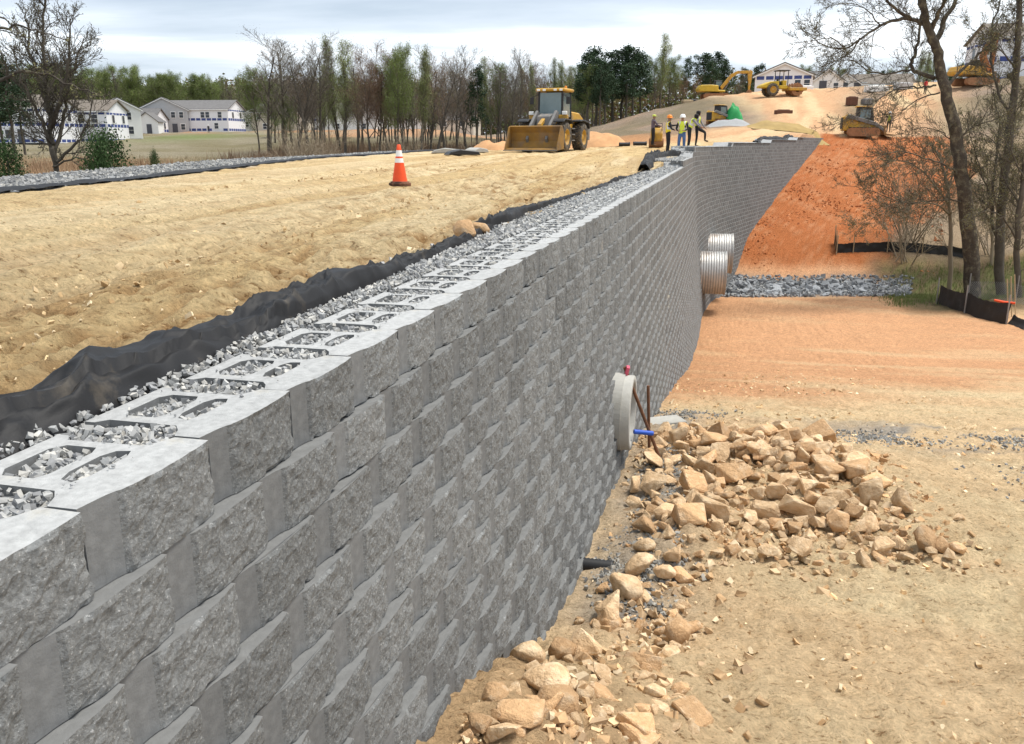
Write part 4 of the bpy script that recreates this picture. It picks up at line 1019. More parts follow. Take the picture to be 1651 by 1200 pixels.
# slabs and dark debris where the chippings end
for i, (px, py, w_, m_, lab) in enumerate([(722, 247, 1.6, m_precast, 'pale concrete slab at the end of the chipping strip'), (745, 250, 1.5, m_blackplas, 'heap of black sheeting at the end of the chipping strip'), (768, 246, .9, m_precast, 'small concrete slab beside the black sheeting')]):
    P = hit(px, py); mb = MB(); mb.prism([(-w_ / 2, 0), (w_ / 2, 0), (w_ * .42, .16), (-.1 * w_, .24), (-w_ * .4, .14)], 'y', -.5, .5); setp(mb.build('slab' if m_ is m_precast else 'black_sheeting', m_, loc=(P[0], P[1], hz(P[0], P[1])), rot=(0, 0, .3 * i), bevel=.03), lab, 'slab' if m_ is m_precast else 'sheeting')
# ================================================================== trees and brush
m_bark = mat('grey_bark', (.095, .082, .065), rough=0.95, var=.3, vscale=3, bump=.5, bscale=12, objrand=.15)
m_barkd = mat('dark_bark', (.075, .062, .048), rough=0.95, var=.35, vscale=4, bump=1.0, bscale=9, second=(.19, .17, .115), sscale=3.5, sfac=(.50, .66))
m_twig = mat('twig_bark', (.155, .13, .108), rough=0.95, objrand=.15)
m_twigp = mat('pale_twigs', (.27, .22, .155), rough=0.95, objrand=.2)
m_twigr = mat('reddish_twigs', (.175, .118, .088), rough=0.95, objrand=.15)
def leafm(n, c, o=.18): return mat(n, c, rough=0.75, var=.35, vscale=.6, objrand=o, spec=.2)
m_bud = leafm('olive_buds', (.16, .15, .07)); m_green = leafm('spring_leaves', (.145, .185, .055)); m_lime = leafm('pale_spring_leaves', (.22, .25, .095)); m_red = leafm('red_buds', (.20, .125, .07))
m_pine = leafm('pine_needles', (.035, .062, .030)); m_cedar = leafm('cedar_scales', (.05, .095, .028)); m_dry = leafm('dry_grass', (.30, .20, .12)); m_brown = leafm('brown_brush', (.19, .13, .085))

class Grow:
    def __init__(s, seed): s.r = random.Random(seed); s.wood = []; s.twig = []; s.tips = []
    def limb(s, p, d, L, r0, lev, maxlev, P, nseg=None):
        r = s.r; n = nseg or (5 if lev == 0 else 4 if lev == 1 else 3)
        pts = [p.copy()]; rad = [r0]; q = p.copy(); d = d.normalized()
        for i in range(n):
            w = P['wander'] * (0.5 if lev == 0 else 1)
            d = (d + Vector((r.gauss(0, w), r.gauss(0, w), r.gauss(0, w) + P['up'] * (0 if lev == 0 else 1) * (.25 if lev < maxlev else .1)))).normalized()
            q = q + d * (L / n); pts.append(q.copy()); rad.append(r0 * (1 - (1 - P['taper']) * (i + 1) / n))
        (s.wood if lev < P['woodlev'] else s.twig).append((pts, rad, 6 if lev == 0 else 4 if lev == 1 else 3))
        if lev >= maxlev:
            s.tips += [pts[-1], pts[-2], (pts[-1] + pts[-2]) / 2]
            return
        k = P['kids'][lev]; lo = P['start'][min(lev, len(P['start']) - 1)]
        ph = r.uniform(0, 6.28)
        for j in range(k):
            f = lo + (1 - lo) * (j + r.random() * .8) / k; f = min(f, .99)
            i = min(int(f * n), n - 1); g_ = f * n - i; b = pts[i].lerp(pts[i + 1], g_); ax = (pts[i + 1] - pts[i]).normalized()
            ph += 2.4 + r.uniform(-.5, .5)
            u = ax.orthogonal().normalized(); v = ax.cross(u); a = P['ang'][min(lev, len(P['ang']) - 1)] * r.uniform(.7, 1.25)
            nd = ax * math.cos(a) + (u * math.cos(ph) + v * math.sin(ph)) * math.sin(a)
            ll = L * P['ratio'][min(lev, len(P['ratio']) - 1)] * r.uniform(.6, 1.15) * (1 - P['cone'] * f if lev == 0 else 1 - .35 * f)
            s.limb(b, nd, ll, max(rad[i] * P['rr'] * r.uniform(.7, 1), .004), lev + 1, maxlev, P)
        if lev > 0: s.tips.append(pts[-1])
def tubes(name, polys, m_, minr=0.0):
    V, F_ = [], []
    for pts, rad, sd in polys:
        n = len(pts); t = (pts[1] - pts[0]).normalized(); u = t.orthogonal().normalized(); o = len(V)
        for i in range(n):
            t = (pts[min(i + 1, n - 1)] - pts[max(i - 1, 0)])
            t = t.normalized() if t.length > 1e-9 else Vector((0, 0, 1)); u = (u - t * u.dot(t)); u = u.normalized() if u.length > 1e-9 else t.orthogonal().normalized(); w = t.cross(u)
            rr = max(rad[i], minr)
            for k_ in range(sd):
                a = 6.28318 * k_ / sd; V.append(tuple(pts[i] + (u * math.cos(a) + w * math.sin(a)) * rr))
        for i in range(n - 1):
            for k_ in range(sd):
                k2 = (k_ + 1) % sd; F_.append((o + i * sd + k_, o + i * sd + k2, o + (i + 1) * sd + k2, o + (i + 1) * sd + k_))
    return np_mesh(name, np.array(V), np.array(F_), [m_], smooth=True)
def leaves(P, size, seed, spread=.3, per=3, mats=(), name='crown', flat=1.0):
    """small folded leaf faces around points"""
    g_ = np.random.default_rng(seed); P = np.repeat(np.array([tuple(p) for p in P]), per, 0); n = len(P)
    P = P + g_.normal(0, spread, (n, 3)) * np.array([1, 1, flat])
    a = g_.normal(size=(n, 3)); a /= np.linalg.norm(a, axis=1, keepdims=True); b = np.cross(a, g_.normal(size=(n, 3))); b /= np.linalg.norm(b, axis=1, keepdims=True)
    sz = size * g_.uniform(.5, 1.3, (n, 1))
    V = np.stack([P - a * sz, P + b * sz * .6, P + a * sz, P - b * sz * .6], 1).reshape(-1, 3)
    return V, np.arange(n * 4).reshape(-1, 4)
def tree_proto(kind, seed):
    """returns (trunk mesh, crown mesh); unit: real metres"""
    G = Grow(seed); r = G.r
    if kind in ('bare', 'red', 'lime', 'green'):
        H = 15.0
        P = dict(wander=.10, up=.5, taper=.25, woodlev=2, kids=[18, 9, 6], start=[.30, .2, .15], ang=[.70, .68, .7], ratio=[.43, .52, .5], cone=.5, rr=.5)
        if kind in ('lime',): P.update(ang=[.40, .5, .7], ratio=[.30, .5, .5], cone=.5, start=[.3, .15, .1])
        G.limb(Vector((0, 0, -.3)), Vector((r.gauss(0, .03), r.gauss(0, .03), 1)), H, .20, 0, 3, P)
        wood = tubes('trunk', G.wood, m_bark, .018)
        tw = tubes('crown', G.twig, m_twigr if kind == 'red' else m_twig, .013)
        sz, per, ml = {'bare': (.035, 1, m_bud), 'red': (.05, 3, m_red), 'lime': (.06, 4, m_lime), 'green': (.075, 6, m_green)}[kind]
        return wood, join_leaf(tw, G.tips, sz, per, ml, seed, .28)
    if kind == 'pine':
        H = 16.0; pts = [Vector((r.gauss(0, .03) * i, r.gauss(0, .03) * i, -.3 + H * i / 8)) for i in range(9)]
        G.wood.append((pts, [.20 * (1 - i / 9) + .03 for i in range(9)], 6)); tips = []
        for i in range(46):
            f = .38 + .62 * (i + r.random()) / 46; z = H * f; a = r.uniform(0, 6.28); Lb = (2.9 * (1 - f) ** .55 + .5) * r.uniform(.5, 1.2)
            b = pts[min(int(f * 8), 7)].lerp(pts[min(int(f * 8), 7) + 1], f * 8 - min(int(f * 8), 7)); d = Vector((math.cos(a), math.sin(a), r.uniform(-.1, .45))).normalized()
            e1 = b + d * Lb * .6; e2 = e1 + (d + Vector((0, 0, .3))).normalized() * Lb * .4
            G.twig.append(([b, e1, e2], [.035, .022, .012], 3))
            for k_ in range(5): tips.append(e1.lerp(e2, r.random()) + Vector((r.gauss(0, .22), r.gauss(0, .22), r.gauss(0, .12))))
            tips += [e2, e2]
        for i in range(8):
            f = .15 + .25 * r.random(); a = r.uniform(0, 6.28); b = Vector((0, 0, H * f)); G.wood.append(([b, b + Vector((math.cos(a), math.sin(a), .1)) * .8], [.03, .01], 3))
        wood = tubes('trunk', G.wood, m_bark); tw = tubes('crown', G.twig, m_bark)
        return wood, join_leaf(tw, tips, .17, 13, m_pine, seed, .34)
    if kind == 'shrub':
        P = dict(wander=.14, up=.3, taper=.3, woodlev=1, kids=[7, 6], start=[.1, .1], ang=[.6, .7], ratio=[.6, .5], cone=.3, rr=.55)
        for i in range(7):
            a = r.uniform(0, 6.28); G.limb(Vector((r.gauss(0, .15), r.gauss(0, .15), -.1)), Vector((math.cos(a) * .5, math.sin(a) * .5, 1)), r.uniform(1.6, 2.6), .025, 0, 2, P)
        return tubes('stems', G.wood, m_twigp, .010), join_leaf(tubes('crown', G.twig, m_twigp, .006), G.tips, .014, 1, m_bud, seed, .05)
    if kind == 'cedar':
        pts = [Vector((0, 0, z)) for z in (-.2, .8, 1.7, 2.5)]; G.wood.append((pts, [.06, .05, .03, .01], 5)); tips = []
        for i in range(160):
            f = r.random() ** 1.15; z = .15 + 2.35 * f; a = r.uniform(0, 6.28); q = (1.05 * (1 - f) ** .8 + .12) * r.uniform(.35, 1.08); e1 = Vector((math.cos(a) * q, math.sin(a) * q, z + q * .25)); tips.append(e1)
            if i % 3 == 0: G.twig.append(([Vector((0, 0, z)), e1], [.015, .005], 3))
        return tubes('trunk', G.wood, m_bark), join_leaf(tubes('crown', G.twig, m_bark), tips, .026, 70, m_cedar, seed, .11)
def join_leaf(tw, tips, size, per, ml, seed, spread):
    V2, F2 = leaves(tips, size, seed, spread, per)
    n = len(tw.vertices); v = np.zeros(n * 3, np.float32); tw.vertices.foreach_get('co', v)
    f = np.zeros(len(tw.loops), np.int32); tw.loops.foreach_get('vertex_index', f); f = f.reshape(-1, 4)
    me = np_mesh('crown', np.concatenate([v.reshape(-1, 3), V2]), np.concatenate([f, F2 + n]), [tw.materials[0], ml], np.concatenate([np.zeros(len(f)), np.ones(len(F2))]))
    bpy.data.meshes.remove(tw)
    return me
PROT = {k_: [tree_proto(k_, sd) for sd in sds] for k_, sds in dict(bare=(1, 2, 3, 4), red=(5, 6), lime=(7, 8), green=(9, 10), pine=(11, 12, 13), shrub=(14, 15), cedar=(16, 17)).items()}
NAMES = dict(bare='bare_tree', red='budding_tree', lime='poplar_tree', green='leafing_tree', pine='pine_tree', shrub='bare_shrub', cedar='cedar_shrub')
tr = random.Random(99)
def plant(kind, x, y, scale, label, group=None, wide=1.0, z=None, cat='tree'):
    tm, cm = tr.choice(PROT[kind])
    e_ = empty(NAMES[kind], (x, y, hz(x, y) if z is None else z), tr.uniform(0, 6.28), label, cat, group)
    e_.scale = (scale * wide * tr.uniform(.9, 1.1), scale * wide * tr.uniform(.9, 1.1), scale)
    link('stems' if kind == 'shrub' else 'trunk', tm, e_); link('crown', cm, e_)
    return e_
def plant_px(kind, px, ytop, Y, label, group=None, wide=1.0):
    Hn = {'bare': 15.5, 'red': 15.5, 'lime': 15.5, 'green': 15.5, 'pine': 16.2}[kind]
    p = at(px, 232, Y); g_ = hz(p[0], Y); top = at(px, ytop, Y)[2]
    return plant(kind, float(p[0]), Y, max((top - g_) / Hn, .2), label, group, wide)
LB = dict(bare=('tall bare grey tree of the wood beyond the road', 'bare trees of the wood'), red=('tree with rusty red buds in the wood beyond the road', 'red budding trees of the wood'),
          lime=('slender tree with sparse pale green leaves in the wood beyond the road', 'pale green trees of the wood'), green=('leafy spring green tree in the wood beyond the road', 'leafing trees of the wood'),
          pine=('dark evergreen pine standing by the straw covered hill', 'pines by the hill'))
# the wood between road and houses
belt = [(432, 84, 'bare', 1.5), (455, 74, 'bare', 1.6), (478, 78, 'bare', 1.6), (500, 84, 'bare', 1.3), (520, 78, 'bare', 1.2), (545, 76, 'lime', 1.2), (560, 86, 'lime', 1.1), (578, 92, 'bare', 1.1), (594, 110, 'red', 1.3), (612, 106, 'red', 1.2),
        (628, 98, 'red', 1.1), (642, 93, 'green', .8), (655, 97, 'green', .9), (668, 104, 'bare', 1), (680, 86, 'lime', .9), (694, 110, 'red', 1.1), (705, 98, 'bare', 1.2), (720, 90, 'bare', 1.3), (736, 92, 'bare', 1.2), (750, 100, 'bare', 1.2),
        (770, 105, 'pine', .8), (785, 108, 'lime', .8), (800, 112, 'green', .8), (812, 104, 'bare', 1.1), (825, 95, 'bare', 1.1), (838, 97, 'bare', 1.0), (852, 108, 'red', .9), (866, 112, 'lime', .8), (880, 118, 'bare', 1), (896, 108, 'lime', .9), (912, 106, 'lime', .9),
        (926, 112, 'green', .8), (938, 112, 'green', .8), (420, 120, 'green', .9), (436, 140, 'green', 1), (470, 165, 'green', .9), (490, 160, 'bare', .9)]
for px, yt, kd, wd in belt:
    plant_px(kd, px + tr.uniform(-4, 4), yt, tr.uniform(104, 138), *LB[kd], wide=wd)
for i in range(95):                                    # thinner stems deeper in the wood
    px = tr.uniform(440, 950); kd = tr.choice(['bare', 'bare', 'bare', 'bare', 'lime', 'red'])
    plant_px(kd, px, tr.uniform(115, 160), tr.uniform(135, 172), *LB[kd], wide=1.1)
for px, yt, Y, kd, wd in [(946, 86, 112, 'pine', 1.5), (960, 76, 116, 'pine', 1.5), (974, 96, 110, 'pine', 1.4), (986, 82, 118, 'pine', 1.6), (1000, 76, 120, 'pine', 1.7), (1018, 74, 118, 'pine', 1.6), (1030, 86, 122, 'pine', 1.4), (1008, 100, 114, 'pine', 1.5), (966, 110, 108, 'pine', 1.3), (955, 112, 112, 'green', 1), (975, 120, 115, 'green', .9), (1062, 68, 128, 'lime', 1.4), (1056, 100, 126, 'green', 1.1),
                          (1075, 100, 132, 'green', 1.2), (1088, 112, 134, 'green', 1.1), (1102, 92, 138, 'pine', .8), (1095, 130, 130, 'red', 1.2), (1116, 128, 136, 'red', 1.1), (1130, 86, 140, 'pine', 1.9), (1148, 84, 144, 'pine', 1.9), (1140, 100, 136, 'pine', 1.6), (1162, 96, 142, 'pine', 1.3), (1045, 130, 124, 'bare', 1.2), (1010, 140, 118, 'bare', 1.2),
                          (1195, 110, 160, 'pine', 1.3), (1215, 104, 165, 'pine', 1.5), (1185, 116, 158, 'bare', 1.1), (1240, 118, 170, 'lime', 1.2), (1075, 140, 130, 'bare', 1.1)]:
    plant_px(kd, px, yt, Y, 'dark evergreen pine standing by the straw covered hill' if kd == 'pine' else {'green': 'spring green tree among the dark pines by the hill', 'lime': 'pale leaved tree rising among the dark pines by the hill', 'red': 'low russet tree behind the hill crest', 'bare': 'bare tree among the pines by the hill'}[kd],
             {'pine': 'pines by the hill', 'green': 'green trees by the hill', 'lime': 'pale trees by the hill', 'red': 'russet trees by the hill', 'bare': 'bare trees by the hill'}[kd], wd)
# far trees behind the houses
for i in range(46):
    px = 60 + 400 * (i + tr.random()) / 46; kd = tr.choice(['green', 'green', 'lime', 'lime', 'bare', 'green'])
    plant_px(kd, px, np.interp(px, [60, 150, 200, 290, 350, 460], [105, 122, 116, 128, 134, 138]) + tr.uniform(-6, 14), tr.uniform(255, 290), {'green': 'leafy green tree in the line behind the pale houses', 'lime': 'pale spring tree in the line behind the pale houses', 'bare': 'bare tree in the line behind the pale houses'}[kd],
             {'green': 'green trees behind the houses', 'lime': 'pale trees behind the houses', 'bare': 'bare trees behind the houses'}[kd], 1.25)
for i in range(22):
    px = 470 + 480 * (i + tr.random()) / 22; kd = tr.choice(['green', 'lime', 'bare'])
    plant_px(kd, px, tr.uniform(140, 170), tr.uniform(270, 300), {'green': 'far green tree glimpsed through the wood', 'lime': 'far pale tree glimpsed through the wood', 'bare': 'far bare tree glimpsed through the wood'}[kd], {'green': 'far green trees', 'lime': 'far pale trees', 'bare': 'far bare trees'}[kd], 1.3)
for i in range(30):
    px = 1230 + 460 * (i + tr.random()) / 30; kd = tr.choice(['green', 'lime', 'lime', 'pine'] if px < 1520 else ['pine', 'green'])
    yt = np.interp(px, [1230, 1300, 1400, 1470, 1520, 1690], [116, 112, 118, 92, 110, 104]) + tr.uniform(-4, 9)
    plant_px(kd, px, yt, tr.uniform(205, 240), {'green': 'green tree far behind the hilltop houses', 'lime': 'pale tree far behind the hilltop houses', 'pine': 'dark pine far behind the hilltop houses'}[kd], {'green': 'green trees behind the hilltop', 'lime': 'pale trees behind the hilltop', 'pine': 'pines behind the hilltop'}[kd], 1.3)
for px, yt in [(5, 100), (22, 92), (-20, 95), (38, 118)]:
    plant_px('pine', px, yt, tr.uniform(95, 110), 'dark pine behind the bare tree at the edge of the meadow', 'pines at the meadow edge', 1.3)

# low brush: uncountable
def brush(name, pts, hgt, per, size, m_, label, seed, vert=True):
    g_ = np.random.default_rng(seed); P = np.repeat(np.array(pts), per, 0); n = len(P)
    P = P + g_.normal(0, .35, (n, 3)) * np.array([1, 1, 0])
    z = height(P[:, 0], P[:, 1]); hh = hgt * g_.uniform(.4, 1.2, n); a = g_.uniform(0, 6.28, n); w = size * g_.uniform(.5, 1.3, n)
    lx, ly = g_.normal(0, .25, n) * hh, g_.normal(0, .25, n) * hh
    V = np.stack([np.stack([P[:, 0] - np.cos(a) * w, P[:, 1] - np.sin(a) * w, z - .05], -1), np.stack([P[:, 0] + np.cos(a) * w, P[:, 1] + np.sin(a) * w, z - .05], -1), np.stack([P[:, 0] + lx, P[:, 1] + ly, z + hh], -1)], 1)
    me = np_mesh(name, V.reshape(-1, 3), np.arange(n * 3).reshape(-1, 3), [m_]); setp(link(name, me), label, 'brush', kind='stuff')
g = np.random.default_rng(44)
def scat(n, x0, x1, y0, y1): return np.stack([g.uniform(x0, x1, n), g.uniform(y0, y1, n), np.zeros(n)], -1)
pp = scat(2600, -45, -9, 40, 92); pp = pp[(pp[:, 0] < edge_x(pp[:, 1]) - 1.5) & (pp[:, 0] > -.55 * pp[:, 1])]

# the far wood that reads as one mass
gf = np.random.default_rng(31); n = 12000
fx = gf.uniform(-190, 110, n); fy = gf.uniform(300, 345, n)
fh = 9 + 7 * fbm(fx * .06, fy * .02, 5, 4) + gf.uniform(0, 4, n); fzz = height(fx, fy) + fh * gf.random(n)
V2, F2 = leaves(np.stack([fx, fy, fzz], -1), .55, 32, .7, 9)
me = np_mesh('far_wood', V2, F2, [m_bud, m_green, m_brown], gf.integers(0, 3, len(F2)))
setp(link('far_wood', me), 'hazy line of woodland on the horizon behind everything', 'woods', kind='stuff')
brush('dry_sedge', pp, 1.0, 7, .05, m_dry, 'reddish dry grass in the low meadow behind the chipping strip', 1)
pp = scat(2600, -32, 14, 92, 140); pp = pp[pp[:, 0] < edge_x(pp[:, 1]) - 1]
brush('undergrowth', pp, 1.7, 7, .05, m_brown, 'brown undergrowth on the floor of the wood', 2)
pp = scat(1500, -60, -18, 50, 110); brush('meadow_grass', pp, .5, 5, .05, mat('meadow_blades', (.36, .30, .19), rough=.9), 'pale dry tufts on the meadow', 3)
gx = np.stack([g.uniform(19, 30, 900), g.uniform(40, 48, 900), np.zeros(900)], -1); gx[:, 0] = xw(gx[:, 1]) + g.uniform(9.5, 19, 900)
brush('bank_grass', gx, .22, 9, .02, mat('bank_blades', (.16, .19, .06), rough=.9), 'short green and brown grass on the creek bank', 4)
# shrubs at the meadow edge
for px, py, Y, kd, sc, lab in [(178, 262, 27, 'cedar', .80, 'dark green cedar shrub beside the bare tree'), (160, 268, 26, 'cedar', .55, 'bright green low cedar in front of the taller one'), (14, 275, 27, 'cedar', .62, 'green shrub at the edge of the meadow brush'), (250, 268, 48, 'cedar', .45, 'small dark cedar alone in the meadow')]:
    p = at(px, py, Y); z = at(px, py + 14, Y)[2]
    plant(kd, float(p[0]), Y, (p[2] - hz(p[0], Y) + .7) / 2.5 if kd == 'cedar' else sc, lab, z=None, cat='shrub', wide=sc * 1.0)
for i in range(9):
    px = tr.uniform(0, 190); Y = tr.uniform(22, 34); p = at(px, 260, Y)
    plant('shrub', float(p[0]), Y, tr.uniform(.8, 1.25), 'tangled bare shrub under the tree at the meadow edge', 'bare shrubs at the meadow edge', cat='shrub')
for i in range(9):
    px = tr.uniform(470, 800); Y = tr.uniform(75, 95); p = at(px, 240, Y)
    if p[0] < edge_x(Y) - 2: plant('shrub', float(p[0]), Y, tr.uniform(1.4, 2.0), 'bare shrub in front of the wood', 'bare shrubs by the wood', cat='shrub')

# ---- hand-laid trees near the creek: limbs given as picture points at a depth, twigs grown on them
def limb_tree(name, limbs, label, seed, m_w, twig=(2.2, 3), buds=m_bud, bud_size=.03, dens=1.0, minr=.006, base_drop=.3, up=.35):
    G = Grow(seed); r = G.r; polys = []; first = None
    for pts, r0, r1 in limbs:
        P = [Vector(at(*q)) for q in pts]; n = len(P)
        if first is None: P[0].z = hz(P[0].x, P[0].y) - base_drop; first = P[0].copy(); first.z += base_drop
        # smooth with catmull
        out = []
        for i in range(n - 1):
            p0, p1, p2, p3 = P[max(i - 1, 0)], P[i], P[i + 1], P[min(i + 2, n - 1)]
            for k_ in range(4):
                t = k_ / 4; out.append(.5 * ((2 * p1) + (p2 - p0) * t + (2 * p0 - 5 * p1 + 4 * p2 - p3) * t * t + (3 * p1 - p0 - 3 * p2 + p3) * t ** 3))
        out.append(P[-1]); m = len(out)
        out = [q + Vector((r.gauss(0, .02), r.gauss(0, .05), r.gauss(0, .02))) for q in out]
        rad = [r0 + (r1 - r0) * i / (m - 1) for i in range(m)]
        polys.append((out, rad, 8 if r0 > .06 else 5))
        Lt = sum((out[i + 1] - out[i]).length for i in range(m - 1))
        if r0 > .16 and r1 > .12: continue
        Pp = dict(wander=.16, up=up, taper=.3, woodlev=0, kids=[6, 5], start=[.15, .15], ang=[.6, .7], ratio=[.55, .55], cone=.2, rr=.6)
        k_n = int(max(3, Lt * 2.6 * dens))
        for j in range(k_n):
            f = .22 + .78 * (j + r.random()) / k_n; i = min(int(f * (m - 1)), m - 2); b = out[i]; ax = (out[i + 1] - out[i]).normalized(); u = ax.orthogonal().normalized(); v = ax.cross(u); ph = r.uniform(0, 6.28); a = r.uniform(.45, 1.0)
            nd = ax * math.cos(a) + (u * math.cos(ph) + v * math.sin(ph)) * math.sin(a)
            G.limb(b, nd, r.uniform(.5, 1.0) * twig[0] * (.5 + .5 * (1 - f)) * min(1, Lt / 3), min(rad[i] * .5, .022), 0, 2 if twig[1] > 2 else 1, Pp, 4)
    e_ = empty(name, tuple(first), 0, label, 'tree')
    def sh_(pl_): return [([q - first for q in a_], b_, c_) for a_, b_, c_ in pl_]
    link('trunk', tubes('trunk', sh_(polys), m_w), e_)
    tw = tubes('crown', sh_([(a_, b_, 3) for a_, b_, _ in G.twig + G.wood]), m_w, minr)
    link('crown', join_leaf(tw, [t_ - first for t_ in G.tips], bud_size, 1, buds, seed, .05), e_)
    return e_
Y = 41.5
limb_tree('bare_tree', [([(1574, 460, Y), (1565, 400, Y), (1556, 330, Y), (1549, 270, Y), (1541, 209, Y), (1526, 158, Y), (1516, 107, Y), (1506, 70, Y - .2), (1496, 44, Y - .3), (1489, 5, Y - .5), (1484, -70, Y - .8)], .40, .13),
    ([(1506, 68, Y), (1518, 50, Y + .3), (1523, 30, Y + .5), (1540, 4, Y + .8), (1556, -50, Y + 1)], .15, .06), ([(1500, 52, Y), (1508, 30, Y - .5), (1523, 0, Y - 1), (1535, -40, Y - 1.4)], .12, .05),
    ([(1494, 42, Y), (1480, 34, Y - .3), (1461, 26, Y - .6), (1436, 8, Y - 1), (1420, -20, Y - 1.3)], .11, .04), ([(1478, 33, Y - .3), (1455, 30, Y - .6), (1420, 42, Y - 1), (1388, 62, Y - 1.4), (1362, 78, Y - 1.7), (1331, 75, Y - 1.9), (1296, 50, Y - 2.2)], .085, .012),
    ([(1388, 62, Y - 1.4), (1372, 82, Y - 1.5), (1352, 97, Y - 1.6), (1328, 106, Y - 1.8)], .04, .010), ([(1362, 78, Y - 1.7), (1340, 62, Y - 2), (1310, 66, Y - 2.3), (1280, 68, Y - 2.5)], .03, .008), ([(1420, 42, Y - 1), (1400, 18, Y - 1.1), (1372, 6, Y - 1.2), (1330, 12, Y - 1.4)], .035, .008),
    ([(1508, 126, Y), (1484, 119, Y + .3), (1470, 108, Y + .5), (1474, 90, Y + .6), (1481, 60, Y + .8), (1485, 20, Y + 1), (1478, -30, Y + 1.1)], .11, .04), ([(1470, 112, Y + .4), (1436, 119, Y + .2), (1398, 114, Y), (1375, 97, Y - .2), (1352, 100, Y - .4)], .05, .010),
    ([(1510, 138, Y), (1485, 142, Y - .5), (1456, 141, Y - .9), (1420, 158, Y - 1.3), (1385, 180, Y - 1.6), (1340, 205, Y - 2)], .05, .008), ([(1515, 150, Y), (1485, 158, Y - .3), (1460, 175, Y - .6), (1440, 192, Y - .9)], .04, .008),
    ([(1520, 150, Y), (1545, 120, Y + .4), (1578, 88, Y + .8), (1612, 58, Y + 1.1), (1660, 15, Y + 1.5)], .08, .03), ([(1543, 225, Y), (1570, 205, Y - .3), (1610, 190, Y - .6), (1655, 160, Y - 1)], .04, .012),
    ([(1550, 290, Y), (1530, 270, Y - .5), (1500, 258, Y - 1), (1462, 246, Y - 1.4), (1425, 250, Y - 1.8), (1395, 268, Y - 2)], .05, .010), ([(1556, 330, Y), (1530, 322, Y - .6), (1495, 325, Y - 1), (1455, 326, Y - 1.4), (1415, 312, Y - 1.8), (1375, 300, Y - 2.1)], .045, .008),
    ([(1545, 240, Y), (1520, 215, Y + .4), (1490, 205, Y + .8), (1455, 215, Y + 1)], .035, .008), ([(1560, 360, Y), (1600, 330, Y + .5), (1640, 300, Y + 1)], .04, .010), ([(1552, 300, Y), (1585, 270, Y - .7), (1625, 255, Y - 1.2)], .04, .010)],
    'big crooked bare tree with dark trunk on the creek bank', 201, m_barkd, twig=(2.1, 3), dens=1.5, minr=.007, bud_size=.022)
limb_tree('bare_tree', [([(1618, 455, 43), (1612, 380, 43), (1620, 290, 43), (1630, 200, 43), (1638, 120, 43), (1641, 50, 43), (1645, -40, 43)], .25, .12), ([(1632, 190, 43), (1610, 150, 43.5), (1600, 110, 44), (1597, 60, 44.3), (1612, 5, 44.6), (1620, -40, 45)], .07, .03),
    ([(1640, 110, 43), (1620, 90, 42.4), (1595, 62, 42), (1560, 45, 41.5)], .045, .01), ([(1614, 340, 43), (1590, 300, 42.6), (1570, 240, 42.2), (1560, 190, 42)], .05, .012), ([(1612, 390, 43), (1600, 340, 43.6), (1606, 250, 44), (1612, 200, 44.2), (1600, 150, 44.5)], .10, .02)],
    'straight bare tree with pale trunk behind the big crooked one', 202, m_bark, twig=(1.9, 3), dens=1.5, minr=.0075)
limb_tree('bare_tree', [([(1536, 440, 45), (1533, 380, 45), (1530, 320, 45), (1520, 270, 45), (1500, 230, 45.2)], .13, .04), ([(1530, 330, 45), (1500, 290, 44.5), (1465, 262, 44), (1430, 262, 43.6), (1400, 290, 43.2)], .06, .008), ([(1530, 345, 45), (1510, 330, 44), (1480, 328, 43.4), (1440, 330, 42.8), (1405, 352, 42.4), (1372, 365, 42)], .05, .008), ([(1528, 310, 45), (1545, 250, 45.5), (1550, 200, 46)], .05, .01)],
    'slim bare sapling leaning out over the silt fence', 203, m_twigp, twig=(1.9, 3), dens=1.9, minr=.007)
limb_tree('bare_tree', [([(1648, 450, 40), (1640, 380, 40), (1648, 300, 40), (1662, 220, 40)], .16, .07), ([(1643, 390, 40), (1615, 350, 39.6), (1590, 340, 39.3), (1560, 350, 39)], .05, .01), ([(1646, 330, 40), (1620, 290, 40.4), (1610, 240, 40.8), (1585, 215, 41)], .05, .01), ([(1650, 290, 40), (1630, 240, 39.7), (1635, 190, 39.5)], .05, .01)],
    'dark bare tree behind the chain-link fence', 204, m_bark, twig=(1.8, 3), dens=1.2, minr=.007)
limb_tree('bare_tree', [([(1600, 430, 48), (1598, 340, 48), (1590, 250, 48)], .10, .03), ([(1599, 360, 48), (1570, 310, 47.6), (1540, 300, 47.2)], .04, .008), ([(1597, 330, 48), (1620, 280, 48.5), (1640, 240, 49)], .04, .008), ([(1594, 290, 48), (1560, 250, 48), (1520, 240, 48)], .04, .008)],
    'thin pale sapling on the slope behind the big tree', 205, m_twigp, twig=(2.0, 3), dens=2.0, minr=.008)
